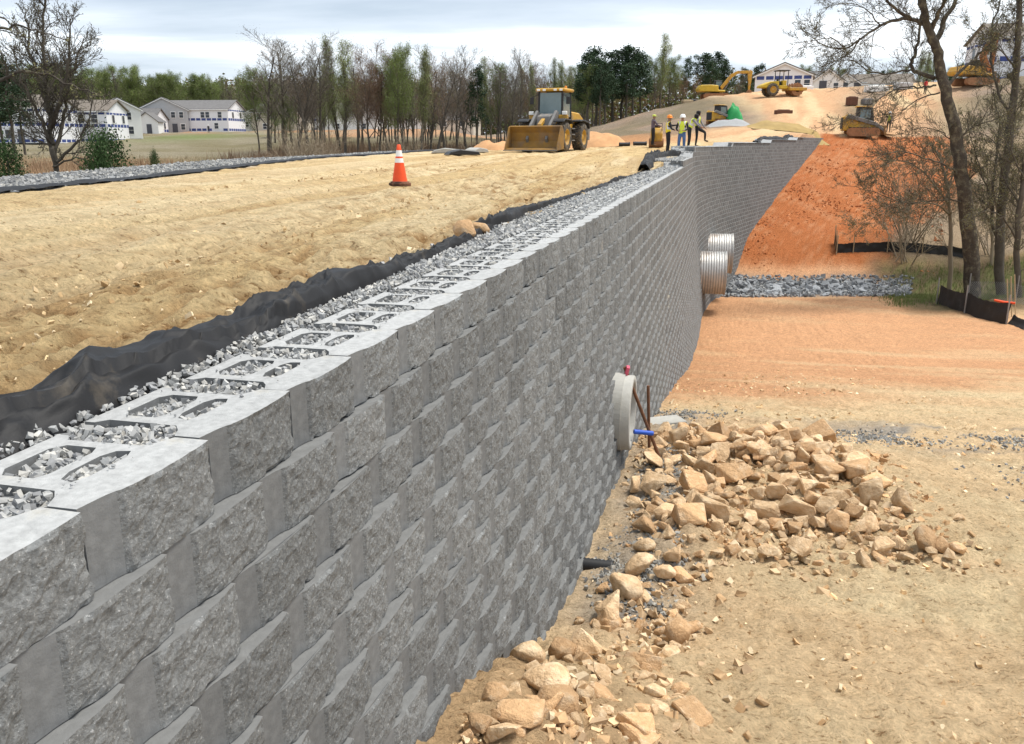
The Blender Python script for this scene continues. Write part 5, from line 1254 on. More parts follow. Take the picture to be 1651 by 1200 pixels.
# the bare tree across the road and the one whose limbs reach in beside it
Y = 29
limb_tree('bare_tree', [([(90, 300, Y), (88, 262, Y), (84, 230, Y), (80, 190, Y), (76, 140, Y), (72, 90, Y), (70, 40, Y), (72, -10, Y)], .10, .03), ([(88, 258, Y), (98, 210, Y + .3), (108, 160, Y + .6), (118, 110, Y + .9), (135, 60, Y + 1.1)], .075, .015), ([(86, 250, Y), (70, 205, Y - .3), (52, 165, Y - .6), (35, 130, Y - .9), (18, 80, Y - 1)], .07, .015), ([(82, 210, Y), (100, 150, Y - .5), (112, 90, Y - .8), (110, 30, Y - 1)], .08, .015), ([(80, 180, Y), (60, 120, Y + .5), (45, 70, Y + .8), (40, 20, Y + 1)], .07, .015),
    ([(90, 262, Y), (120, 232, Y), (140, 200, Y), (150, 160, Y)], .06, .012), ([(84, 235, Y), (55, 225, Y + .4), (25, 212, Y + .7)], .05, .01), ([(86, 270, Y), (125, 255, Y - .5), (150, 262, Y - .8)], .04, .01), ([(78, 150, Y), (95, 110, Y + .4), (128, 95, Y + .7)], .04, .01)],
    'many-stemmed bare tree at the edge of the meadow', 206, m_bark, twig=(1.7, 3), dens=1.8, bud_size=.016, minr=.007, up=.5)
Y = 20
limb_tree('bare_tree', [([(-125, 420, Y), (-122, 300, Y), (-115, 200, Y), (-112, 120, Y), (-110, 40, Y), (-115, -60, Y)], .25, .12), ([(-113, 170, Y), (-50, 150, Y), (0, 128, Y), (40, 117, Y), (75, 122, Y), (115, 138, Y), (150, 150, Y), (172, 160, Y)], .055, .010), ([(-111, 70, Y), (-40, 45, Y), (0, 46, Y), (30, 44, Y), (70, 54, Y), (105, 63, Y)], .05, .008), ([(-111, 60, Y), (-30, 20, Y), (0, 28, Y), (12, 36, Y)], .04, .01)],
    'bare tree reaching thin arched limbs over the meadow edge', 207, m_barkd, twig=(.9, 2), dens=.5, minr=.006, up=.1)

# thicket of saplings on the bank under the big trees
for i in range(7):
    px, py = tr.uniform(1450, 1660), tr.uniform(330, 440)
    P = hit(px, py, 20)
    plant('shrub', float(P[0]), float(P[1]), tr.uniform(1.0, 1.7), 'spindly bare sapling in the thicket under the big creek bank trees', 'saplings of the creek bank thicket', cat='shrub')
# ================================================================== houses under construction
m_vinyl = mat('white_siding', (.72, .72, .70), rough=.6, var=.04); m_greysid = mat('grey_siding', (.42, .425, .43), rough=.6, var=.05); m_tansid = mat('tan_siding', (.60, .54, .45), rough=.6, var=.05)
m_shingle = mat('grey_shingles', (.135, .13, .128), rough=.9, var=.2, vscale=2, objrand=.2); m_shinglebr = mat('brown_shingles', (.17, .145, .12), rough=.9, var=.2, vscale=2)
m_pane = mat('dark_window', (.03, .035, .045), rough=.15, spec=.6); m_trim = mat('white_trim', (.78, .78, .76), rough=.6); m_door = mat('dark_door', (.07, .075, .09), rough=.5)
m_print = mat('blue_print', (.045, .07, .22), rough=.6, var=.2, vscale=2); m_osb = mat('bare_sheathing', (.50, .36, .20), rough=.85, var=.2, vscale=3)
def wrap_mat():
    """house wrap: white sheet with rows of blue printed panels"""
    m = mat('house_wrap', (.74, .745, .76), rough=.55, var=.05); N, Lk = m.node_tree.nodes, m.node_tree.links; b = N['Principled BSDF']
    return m
m_wrap = wrap_mat()
def house(x, y, rz, w, d, eave, pitch, wallm, roofm, label, front='gable', wins=(), bands=(), door=None, garage=None, z=None, wing=None, name='house', group=None):
    """w along local x (seen face at local y = -d/2), gable 'front' = ridge along y; 'side' = ridge along x"""
    e_ = empty(name, (x, y, (hz(x, y) if z is None else z) - .1), rz, label, 'house', group)
    hw, hd = w / 2, d / 2; over = .35
    rise = (hw if front == 'gable' else hd) * pitch
    mb = MB(); mb.box((0, 0, eave / 2), (w, d, eave))
    if front == 'gable': mb.prism([(-hw, eave), (hw, eave), (0, eave + rise)], 'y', -hd, hd)
    else: mb.prism([(-hd, eave), (hd, eave), (0, eave + rise)], 'x', -hw, hw)
    mb.build('wall', wallm, e_)
    t = .18; mb = MB()
    def slab(a, b, axis, l0, l1):
        mb.prism([(a[0], a[1]), (b[0], b[1]), (b[0], b[1] + t), (a[0], a[1] + t)], axis, l0, l1)
    ho = hw if front == 'gable' else hd; ax = 'y' if front == 'gable' else 'x'; ln = (hd if front == 'gable' else hw) + over
    dz = over * pitch
    slab((-ho - over, eave - dz), (0.02, eave + rise), ax, -ln, ln); slab((ho + over, eave - dz), (-0.02, eave + rise), ax, -ln, ln)
    rf = mb.build('roof', roofm, e_)
    mb = MB()
    if front == 'gable':
        for sg in (-1, 1): mb.prism([(sg * (ho + over), eave - dz - .16), (0, eave + rise - .16), (0, eave + rise + .0), (sg * (ho + over), eave - dz + .0)], 'y', -ln - .03, -ln + .05)
    else: mb.box((0, -hd - over, eave - dz), (2 * ln, .06, .2))
    mb.build('fascia', m_trim, e_)
    for (wx, wz, ww, wh) in wins:
        mb = MB(); mb.box((wx, -hd - .03, wz), (ww + .22, .08, wh + .22)); wn_ = mb.build('window', m_trim, e_)
        mb = MB(); mb.box((wx, -hd - .075, wz + wh / 4 + .01), (ww, .03, wh / 2 - .04)); mb.build('pane', m_pane, wn_)
        mb = MB(); mb.box((wx, -hd - .075, wz - wh / 4 - .01), (ww, .03, wh / 2 - .04)); mb.build('pane', m_pane, wn_)
    for sx, zs in ((1, .0), (-1, .0)):
        for k_ in range(2 if d > 7 else 1):
            if wins:
                mb = MB(); mb.box((sx * (hw + .03), -hd * .45 + k_ * hd * .9, wins[0][1]), (.08, 1.1, 1.5)); wn_ = mb.build('window', m_trim, e_)
                mb = MB(); mb.box((sx * (hw + .075), -hd * .45 + k_ * hd * .9, wins[0][1]), (.03, .9, 1.3)); mb.build('pane', m_pane, wn_)
    for (z0, z1, x0, x1) in bands:                       # rows of the wrap's printed panels, flat on the sheet
        n_ = max(2, int((x1 - x0) / 1.25)); mb = MB(); st_ = (x1 - x0) / n_
        for i in range(n_):
            xm = x0 + st_ * (i + .5)
            if any(abs(xm - a_[0]) < a_[2] / 2 + st_ * .5 and z0 < a_[1] + a_[3] / 2 and z1 > a_[1] - a_[3] / 2 for a_ in wins): continue
            mb.box((xm, -hd - .012, (z0 + z1) / 2), (st_ * .8, .016, z1 - z0))
        if mb.v: setp(mb.build('wrap_print', m_print, e_), kind='stuff')
        mb = MB(); n2 = max(2, int(d / 1.25)); s2 = d / n2
        for sx in (-1, 1):
            for i in range(n2): mb.box((sx * (hw + .012), -hd + s2 * (i + .5), (z0 + z1) / 2), (.016, s2 * .8, z1 - z0))
        setp(mb.build('wrap_print', m_print, e_), kind='stuff')
    if door is not None:
        mb = MB(); mb.box((door, -hd - .03, 1.1), (1.15, .08, 2.2)); mb.build('door', m_door, e_)
    if garage is not None:
        gx, gw = garage; mb = MB(); mb.box((gx, -hd - .03, 1.15), (gw, .08, 2.3)); gd = mb.build('garage_door', m_trim, e_)
    if wing:
        wx, ww, wd_, we, wp, wm = wing
        mb = MB(); mb.box((wx, -hd - wd_ / 2 + .01, we / 2), (ww, wd_, we)); mb.prism([(wx - ww / 2, we), (wx + ww / 2, we), (wx, we + ww / 2 * wp)], 'y', -hd - wd_, -hd + 1); mb.build('wing', wm, e_)
        mb = MB()
        for sg in (-1, 1): mb.prism([(wx + sg * (ww / 2 + .3), we - .3 * wp), (wx - sg * .02, we + ww / 2 * wp), (wx - sg * .02, we + ww / 2 * wp + t), (wx + sg * (ww / 2 + .3), we - .3 * wp + t)], 'y', -hd - wd_ - .3, -hd + 1.2)
        mb.build('wing_roof', roofm, e_)
        mb = MB(); mb.box((wx + ww * .1, -hd - wd_ - .03, 1.05), (1.1, .08, 2.1)); mb.build('door', m_door, e_)
    return e_
def hx(px, Y): return float(at(px, 232, Y)[0])
def z_at(py, Y): return float(at(825, py, Y)[2])
HS = [
 dict(px=30, Y=150, py=230, rz=-.15, w=17, d=9, eave=5.6, pitch=.45, wallm=m_wrap, roofm=m_shinglebr, front='side', label='long two-storey house in printed white wrap with brown roof behind the bare tree', wins=[(-6, 4.2, 1, 1.4), (-3, 4.2, 1, 1.4), (1, 4.2, 1, 1.4), (5, 4.2, 1, 1.4), (-5, 1.4, 1.2, 1.4), (2, 1.4, 1.2, 1.4)], bands=[(5.0, 5.35, -8.3, 8.3), (2.7, 3.2, -8.3, 8.3), (.15, .6, -8.3, 8.3)], door=4.2),
 dict(px=128, Y=160, py=229, rz=.0, w=15, d=9, eave=5.3, pitch=.42, wallm=m_wrap, roofm=m_shinglebr, front='side', label='two-storey wrapped house with brown roof beside the white sided house', wins=[(-5, 4, 1, 1.4), (-1, 4, 1, 1.4), (3, 4, 1, 1.4), (5.4, 4, 1, 1.4), (-3, 1.4, 1.2, 1.4)], bands=[(4.7, 5.05, -7.3, 7.3), (2.6, 3.1, -7.3, 7.3), (.15, .6, -7.3, 7.3)], door=1.5),
 dict(px=190, Y=168, py=223, rz=.55, w=7.5, d=11, eave=5.2, pitch=.5, wallm=m_vinyl, roofm=m_shingle, front='gable', label='white sided two-storey house with grey gable roof', wins=[(-1.8, 4, .9, 1.3), (1.6, 4, .9, 1.3), (1.8, 1.5, .9, 1.3)], door=-1.2),
 dict(px=232, Y=205, py=216, rz=0, w=9, d=8, eave=3.4, pitch=.55, wallm=m_wrap, roofm=m_shingle, front='side', label='single-storey wrapped front with grey roof and double window', wins=[(-1.2, 1.9, .9, 1.3), (0, 1.9, .9, 1.3)], bands=[(.5, 1.1, -4.4, 4.4)], wing=(4.0, 5, 3, 2.7, .75, m_vinyl)),
 dict(px=272, Y=214, py=215, rz=.25, w=11, d=10, eave=5.4, pitch=.48, wallm=m_greysid, roofm=m_shingle, front='gable', label='grey sided two-storey house behind the wrapped single-storey front', wins=[(2.2, 4.2, .9, 1.3), (4.0, 4.2, .9, 1.3), (4.2, 1.5, .9, 1.3)], door=2.4),
 dict(px=334, Y=216, py=213.5, rz=-.1, w=16, d=10, eave=5.3, pitch=.42, wallm=m_wrap, roofm=m_shingle, front='side', label='wide two-storey house in printed wrap next to the small white house', wins=[(-4.5, 4.0, 1, 1.3), (1.8, 4.0, .9, 1.3), (3.0, 4.0, .9, 1.3), (6, 4, .9, 1.3), (-5, 1.5, .9, 1.3), (5, 1.5, .9, 1.3)], bands=[(2.7, 3.25, -7.8, 7.8), (.35, .9, -7.8, 7.8), (4.9, 5.2, -7.8, -3)], door=-3),
 dict(px=300, Y=224, py=213.5, rz=.4, w=8, d=10, eave=5.4, pitch=.5, wallm=m_wrap, roofm=m_shingle, front='gable', label='wrapped house end with steep gable beside the wide wrapped house', wins=[(-1.5, 4.2, .9, 1.3)], bands=[(2.8, 3.3, -3.8, 3.8), (.4, .9, -3.8, 3.8)]),
 dict(px=412, Y=230, py=212.5, rz=.25, w=9.5, d=11, eave=3.0, pitch=.55, wallm=m_vinyl, roofm=m_shingle, front='gable', label='small white one-storey house with grey gable roof by the wood', wins=[(-1.6, 1.8, .9, 1.2), (1.6, 1.8, .9, 1.2)], door=-3.6),
 dict(px=458, Y=228, py=213, rz=-.1, w=13, d=9, eave=4.9, pitch=.45, wallm=m_tansid, roofm=m_shingle, front='side', label='tan house half hidden by the first trunks of the wood', wins=[(-4.5, 3.7, .9, 1.3), (-1, 3.7, .9, 1.3), (3, 3.7, .9, 1.3), (-3, 1.4, .9, 1.3), (2, 1.4, .9, 1.3)], bands=[]),
 dict(px=510, Y=240, py=212, rz=.1, w=13, d=9, eave=5.2, pitch=.45, wallm=m_wrap, roofm=m_shingle, front='side', label='wrapped house seen between the trunks beside the tan house', wins=[(-3, 4, .9, 1.3), (2, 4, .9, 1.3)], bands=[(2.7, 3.2, -6.3, 6.3), (.4, .9, -6.3, 6.3)]),
 dict(px=572, Y=236, py=213, rz=-.1, w=14, d=9, eave=5.2, pitch=.48, wallm=m_vinyl, roofm=m_shingle, front='side', label='pale two-storey house in the middle of the wood gaps', wins=[(-5, 4, .9, 1.3), (-1.5, 4, .9, 1.3), (3, 4, .9, 1.3), (-3, 1.5, .9, 1.3), (4, 1.5, .9, 1.3)], bands=[]),
 dict(px=664, Y=250, py=212, rz=.2, w=13, d=9, eave=4.6, pitch=.5, wallm=m_vinyl, roofm=m_shingle, front='gable', label='white gabled house glimpsed under the russet trees', wins=[(-2, 3.6, .9, 1.3), (2, 3.6, .9, 1.3)], bands=[]),
 dict(px=735, Y=262, py=212, rz=-.2, w=13, d=9, eave=4.6, pitch=.5, wallm=m_tansid, roofm=m_shingle, front='side', label='tan house far behind the densest trunks', wins=[(-2, 3.4, .9, 1.3), (3, 3.4, .9, 1.3)], bands=[]),
 # on the hilltop
 dict(px=1256, Y=138, py=152, rz=-.30, w=8.2, d=9, eave=2.5, pitch=.42, wallm=m_wrap, roofm=m_shinglebr, front='gable', label='gabled hilltop house with a blue printed band behind the roller', wins=[(2.0, 1.3, .8, 1.1), (3.3, 1.3, .8, 1.1)], bands=[(1.95, 2.45, -4, 4)]),
 dict(px=1325, Y=150, py=150, rz=-.3, w=4.6, d=8, eave=2.3, pitch=.75, wallm=m_vinyl, roofm=m_shingle, front='gable', label='narrow white hilltop house with a steep front gable', wins=[(1.2, 1.3, .7, 1.1)], door=-.8),
 dict(px=1303, Y=154, py=150, rz=-.3, w=6.5, d=7, eave=2.3, pitch=.6, wallm=m_vinyl, roofm=m_shingle, front='side', label='white hilltop house joining the steep gabled one', wins=[(-2, 1.6, .9, 1.3), (1, 1.6, .9, 1.3)], bands=[]),
 dict(px=1350, Y=158, py=150, rz=-.25, w=4.6, d=7, eave=2.2, pitch=.7, wallm=m_vinyl, roofm=m_shingle, front='gable', label='last white house of the hilltop row', wins=[(0, 1.6, .9, 1.3)], door=2),
 dict(px=1405, Y=165, py=150, rz=-.2, w=11, d=7, eave=2.0, pitch=.5, wallm=m_tansid, roofm=m_shinglebr, front='side', label='low brown roofed house behind the bare branches', wins=[(-3, 1.6, .9, 1.2), (2, 1.6, .9, 1.2)], bands=[]),
 dict(px=1645, Y=118, py=138, rz=-.1, w=13, d=10, eave=5.6, pitch=.40, wallm=m_wrap, roofm=m_shinglebr, front='side', label='tall wrapped house with rows of blue print behind the excavator arm', wins=[(-2, 4.3, 1, 1.4), (3, 4.3, 1, 1.4)], bands=[(5.0, 5.35, -6.3, 6.3), (2.7, 3.3, -6.3, 6.3), (.2, .8, -6.3, 6.3)]),
]
for h_ in HS:
    a_ = dict(h_); px, Y, py = a_.pop('px'), a_.pop('Y'), a_.pop('py')
    house(hx(px, Y), Y, a_.pop('rz'), a_.pop('w'), a_.pop('d'), a_.pop('eave'), a_.pop('pitch'), a_.pop('wallm'), a_.pop('roofm'), a_.pop('label'), z=min(z_at(py, Y), hz(hx(px, Y), Y) + .35), **a_)
# ================================================================== machines
m_yel = mat('machine_yellow', (.50, .275, .03), rough=.55, var=.2, vscale=3, second=(.33, .22, .11), sscale=2.5, sfac=(.48, .68), spec=.35)
m_yel2 = mat('bright_machine_yellow', (.54, .36, .03), rough=.55, var=.2, vscale=2, spec=.4)
m_dark = mat('machine_black', (.028, .028, .03), rough=.6, var=.2, vscale=4); m_grey = mat('machine_grey', (.16, .155, .15), rough=.65, var=.2, vscale=3, second=(.30, .23, .15), sscale=3, sfac=(.55, .75))
m_tyre = mat('dusty_tyre', (.055, .05, .045), rough=.95, var=.3, vscale=6, second=(.26, .20, .13), sscale=4, sfac=(.45, .7)); m_glass = mat('cab_glass', (.10, .15, .16), rough=.08, spec=.8, var=.1)
m_worn = mat('worn_bucket_steel', (.27, .15, .035), rough=.7, var=.3, vscale=1.5, second=(.20, .13, .07), sscale=2.0, sfac=(.42, .62), metal=.2); m_lamp = mat('lamp_lens', (.75, .75, .72), rough=.2)
m_amber = mat('amber_lens', (.70, .25, .03), rough=.3); m_mud = mat('caked_steel', (.28, .14, .07), rough=.9, var=.3, vscale=4); m_greentarp = mat('green_tarp', (.02, .26, .07), rough=.6, var=.15, vscale=3); m_dkrust = mat('dark_rust', (.12, .055, .035), rough=.9, var=.2)
m_redbr = mat('rusty_orange_paint', (.36, .14, .05), rough=.7, var=.2, vscale=2)
def wheel(par, x, y, r_, w_, side, lugs=True):
    wl_ = empty('wheel', (x, y, r_)); wl_.parent = par
    mb = MB(); hw = w_ / 2
    mb.lathe([(r_ * .56, -hw * .9), (r_ * .80, -hw), (r_ * .95, -hw * .92), (r_, -hw * .6), (r_, hw * .6), (r_ * .95, hw * .92), (r_ * .80, hw), (r_ * .56, hw * .9)], axis='y', sides=32, smooth=True)
    if lugs:
        for k_ in range(18):
            for sg in (-1, 1):
                a = 2 * math.pi * (k_ + (.5 if sg > 0 else 0)) / 18; M = Matrix.Rotation(a, 4, 'Y') @ Matrix.Translation((0, sg * hw * .42, r_ + .012)) @ Matrix.Rotation(sg * .6, 4, 'Z')
                mb.box((0, 0, 0), (.07, hw * .95, .06), M=M)
    mb.build('tyre', m_tyre, wl_)
    mb = MB(); s_ = side
    mb.lathe([(.02, s_ * hw * .55), (r_ * .22, s_ * hw * .6), (r_ * .26, s_ * hw * .35), (r_ * .46, s_ * hw * .3), (r_ * .52, s_ * hw * .88), (r_ * .575, s_ * hw * .9), (r_ * .57, -s_ * hw * .9)], axis='y', sides=28)
    mb.build('rim', m_yel, wl_)
def loader():
    P = hit(893, 243, 20); Y = 47.5; p = at(893, 243, Y)
    e_ = empty('wheel_loader', (float(p[0]), Y, hz(float(p[0]), Y)), math.atan2(-math.cos(R(22)), -math.sin(R(22))), 'yellow wheel loader with its wide bucket lowered onto the dirt road', 'loader')
    for sx in (1.45, -1.45):
        for sy in (-1, 1): wheel(e_, sx, sy * .98, .72, .56, sy)
    B = lambda nm, m_, fn, bev=.03: (lambda mb: (fn(mb), mb.build(nm, m_, e_, bevel=bev)))(MB())
    B('rear_frame', m_grey, lambda b: (b.box((-1.45, 0, .85), (2.6, 1.0, .7)), b.box((-2.75, 0, .95), (.35, 2.2, .75))))
    B('engine_hood', m_yel, lambda b: b.prism([(-2.85, 1.2), (-.75, 1.2), (-.75, 2.05), (-2.2, 2.0), (-2.85, 1.75)], 'y', -.72, .72), .06)
    B('front_frame', m_grey, lambda b: (b.box((1.25, 0, .85), (1.5, .8, .8)), b.prism([(.75, 1.1), (1.9, 1.0), (1.7, 1.75), (1.1, 1.9)], 'y', -.35, .35)))
    B('cab_base', m_yel, lambda b: b.box((-.05, 0, 1.35), (1.5, 1.55, .5)))
    cabp = lambda z: .62 - .0 * z
    for (x, y) in ((.62, -.66), (.62, .66), (-.75, -.66), (-.75, .66)):
        B('cab_pillar', m_dark, lambda b: b.tube([(x, y, 1.55), (x * .93, y * .97, 3.02)], .055, 6), 0)
    for nm, a in (('windscreen', [(.64, -.6, 1.75), (.64, .6, 1.75), (.60, .58, 2.95), (.60, -.58, 2.95)]), ('side_window', [(.55, .665, 1.75), (-.68, .665, 1.75), (-.64, .65, 2.95), (.53, .65, 2.95)]), ('side_window', [(.55, -.665, 1.75), (-.68, -.665, 1.75), (-.64, -.65, 2.95), (.53, -.65, 2.95)]), ('rear_window', [(-.76, -.6, 1.95), (-.76, .6, 1.95), (-.71, .58, 2.95), (-.71, -.58, 2.95)])):
        B(nm, m_glass, lambda b: b.add(a, [(0, 1, 2, 3)]), 0)
    B('cab_interior', m_dark, lambda b: (b.box((-.25, 0, 1.95), (.5, .55, .5)), b.box((-.45, 0, 2.35), (.14, .5, .6)), b.box((.35, 0, 1.9), (.12, .4, .5))))
    B('cab_roof', m_yel, lambda b: b.box((-.07, 0, 3.1), (1.65, 1.6, .16)), .05)
    for y in (-.62, -.3, .3, .62): B('work_light', m_lamp, lambda b: b.box((.78, y, 3.08), (.06, .16, .1)), .01)
    B('beacon', m_amber, lambda b: b.lathe([(.07, 3.17), (.07, 3.3), (.03, 3.35)], c=(-.5, .45, 0), sides=12), 0)
    for sy in (-1, 1):
        B('mirror', m_dark, lambda b: (b.box((.72, sy * 1.0, 2.55), (.06, .2, .36)), b.tube([(.62, sy * .68, 2.85), (.7, sy * .98, 2.75)], .02, 5)))
        B('headlight', m_lamp, lambda b: b.box((1.02, sy * .92, 1.92), (.1, .26, .18)), .02)
        B('headlight_bracket', m_yel, lambda b: b.box((.9, sy * .82, 1.72), (.2, .5, .22)), .03)
        B('front_fender', m_dark, lambda b: b.prism([(.65, 1.35), (.85, 1.52), (1.9, 1.55), (2.15, 1.42), (2.15, 1.5), (1.9, 1.62), (.85, 1.6), (.6, 1.42)], 'y', sy * .98 - .3, sy * .98 + .3))
        B('rear_fender', m_dark, lambda b: b.prism([(-2.3, 1.15), (-2.15, 1.45), (-1.2, 1.55), (-.7, 1.5), (-.7, 1.58), (-1.2, 1.64), (-2.2, 1.54), (-2.38, 1.2)], 'y', sy * .98 - .3, sy * .98 + .3))
        B('lift_arm', m_grey, lambda b: b.prism([(.95, 1.95), (1.25, 2.05), (2.2, 1.35), (2.75, .62), (2.6, .40), (1.95, 1.05), (1.05, 1.65)], 'y', sy * .52 - .07, sy * .52 + .07), .02)
    B('tilt_linkage', m_yel, lambda b: (b.prism([(1.0, 1.75), (1.25, 1.85), (2.35, 1.35), (2.3, 1.15)], 'y', -.1, .1), b.tube([(2.3, 0, 1.25), (2.6, 0, .85)], .06, 8)), .02)
    def bucket(b):
        out = [(2.55, .12), (3.55, .04), (3.62, .09), (2.72, .22), (2.60, .5), (2.66, .92), (2.86, 1.22), (2.78, 1.26), (2.52, .98), (2.44, .45)]
        b.prism(out, 'y', -1.38, 1.38)
    B('bucket', m_worn, bucket, 0)
    for sy in (-1, 1): B('bucket_cheek', m_worn, lambda b: b.prism([(2.5, .12), (3.58, .05), (3.5, .25), (2.98, 1.2), (2.8, 1.24), (2.5, .95)], 'y', sy * 1.39 - .025, sy * 1.39 + .025), 0)
    B('cutting_edge', m_grey, lambda b: b.box((3.62, 0, .055), (.2, 2.82, .04)), 0)
    B('exhaust_stack', m_dark, lambda b: b.tube([(-1.3, -.35, 2.0), (-1.3, -.35, 2.65)], .07, 8), 0)
    B('air_intake', m_dark, lambda b: b.lathe([(.14, 2.0), (.14, 2.3), (.08, 2.36)], c=(-1.3, .35, 0), sides=12), 0)
    for sy in (-1, 1): B('step_ladder', m_grey, lambda b: [b.box((.15, sy * 1.02, z), (.5, .25, .05)) for z in (.55, .85, 1.15)], 0)
    B('grille', m_dark, lambda b: b.box((-2.88, 0, 1.55), (.06, 1.1, .6)), 0)
    return e_
loader()
def track(e_, x0, x1, y, w_, h_, nm='track', m_=None):
    mb = MB(); r_ = h_ / 2; pts = []
    for k_ in range(9): a = math.pi / 2 + math.pi * k_ / 8; pts.append((x0 + r_ + r_ * math.cos(a), r_ + r_ * math.sin(a)))
    for k_ in range(9): a = -math.pi / 2 + math.pi * k_ / 8; pts.append((x1 - r_ + r_ * math.cos(a), r_ + r_ * math.sin(a)))
    mb.prism(pts, 'y', y - w_ / 2, y + w_ / 2); t_ = mb.build(nm, m_ or m_mud, e_)
    n_ = int((x1 - x0) / .28)
    for k_ in range(n_):
        mb = MB(); mb.box((x0 + .2 + (x1 - x0 - .4) * k_ / max(n_ - 1, 1), y, h_ + .02), (.16, w_ * 1.02, .05)); mb.build('track_shoe', m_dark, t_)
def excavator(px, py, Y, rz, label, body, arm, boom, stick, bucketp, name='excavator', sc=1.0):
    p = at(px, py, Y); e_ = empty(name, (float(p[0]), Y, hz(float(p[0]), Y)), rz, label, 'excavator'); e_.scale = (sc,) * 3
    for sy in (-1, 1): track(e_, -2.1, 2.1, sy * 1.15, .6, .85)
    mb = MB(); mb.lathe([(.75, .7), (.75, 1.05)], sides=20); mb.box((0, 0, .6), (1.6, 1.9, .4)); mb.build('undercarriage', m_dark, e_)
    mb = MB(); mb.prism([(-2.75, 1.15), (1.4, 1.05), (1.4, 1.35), (.3, 1.4), (.25, 2.1), (-1.0, 2.2), (-2.6, 2.15), (-2.85, 1.7)], 'y', -1.3, 1.3); mb.build('house', body, e_, bevel=.08)
    mb = MB(); mb.prism([(-2.87, 1.2), (-2.2, 1.18), (-2.2, 1.95), (-2.95, 1.7)], 'y', -1.32, 1.32); mb.build('counterweight', body, e_, bevel=.1)
    mb = MB(); mb.prism([(.05, 1.3), (1.45, 1.3), (1.5, 2.0), (1.2, 2.95), (.05, 2.98)], 'y', .35, 1.28); c_ = mb.build('cab', m_dark, e_, bevel=.06)
    mb = MB(); mb.prism([(.2, 2.0), (1.3, 2.0), (1.1, 2.8), (.2, 2.8)], 'y', 1.285, 1.30); mb.build('side_window', m_glass, c_)
    mb = MB(); mb.prism([(.2, 2.0), (1.3, 2.0), (1.1, 2.8), (.2, 2.8)], 'y', .33, .345); mb.build('side_window', m_glass, c_)
    for nm, poly, w_ in (('boom', boom, .24), ('stick', stick, .18)):
        mb = MB(); mb.prism(poly, 'y', -.25 - w_, -.25 + w_); mb.build(nm, arm, e_, bevel=.03)
    mb = MB(); mb.prism(bucketp, 'y', -.85, .35); mb.build('bucket', m_mud, e_, bevel=.03)
    a, b = boom[0], boom[2]
    mb = MB(); mb.tube([(1.5, -.25, 1.5), (boom[1][0] * .6 + .6, -.25, boom[1][1] * .8)], .1, 8); mb.build('boom_cylinder', m_grey, e_)
    mb = MB(); mb.tube([(boom[2][0], -.25, boom[2][1] + .15), (stick[0][0], -.25, stick[0][1] + .05)], .08, 8); mb.build('stick_cylinder', m_grey, e_)
    mb = MB(); mb.box((-1.2, .7, 2.25), (1.1, 1.0, .2)); mb.build('engine_cover', m_dark, e_, bevel=.03)
    return e_
excavator(1152, 157, 127, R(0), 'yellow excavator on the hill crest with its arm reaching down', m_yel2, m_yel,
          [(1.1, 1.5), (2.6, 3.35), (3.6, 3.95), (5.2, 4.0), (5.6, 4.15), (5.5, 4.4), (3.5, 4.4), (2.3, 3.8), (.8, 1.9)], [(5.1, 4.25), (5.5, 4.55), (5.9, 4.3), (5.75, 2.6), (5.6, 1.3), (5.4, 1.3), (5.3, 2.8)],
          [(5.35, 1.4), (5.75, 1.4), (5.85, .8), (5.5, .25), (5.0, .2), (5.05, .6)], sc=.86)
excavator(1570, 150, 106, R(10), 'rust coloured excavator behind the big crooked tree with raised arm', m_yel, m_redbr,
          [(1.1, 1.5), (-.0, 3.2), (.6, 4.6), (1.7, 5.7), (1.9, 5.5), (1.1, 4.5), (.7, 3.3), (1.5, 2.0)], [(1.5, 5.4), (1.6, 5.95), (2.0, 5.8), (1.95, 3.8), (1.75, 1.6), (1.55, 1.6), (1.6, 3.6)],
          [(1.5, 1.6), (1.95, 1.6), (2.1, 1.0), (1.8, .3), (1.2, .3), (1.3, .9)], sc=1.0)
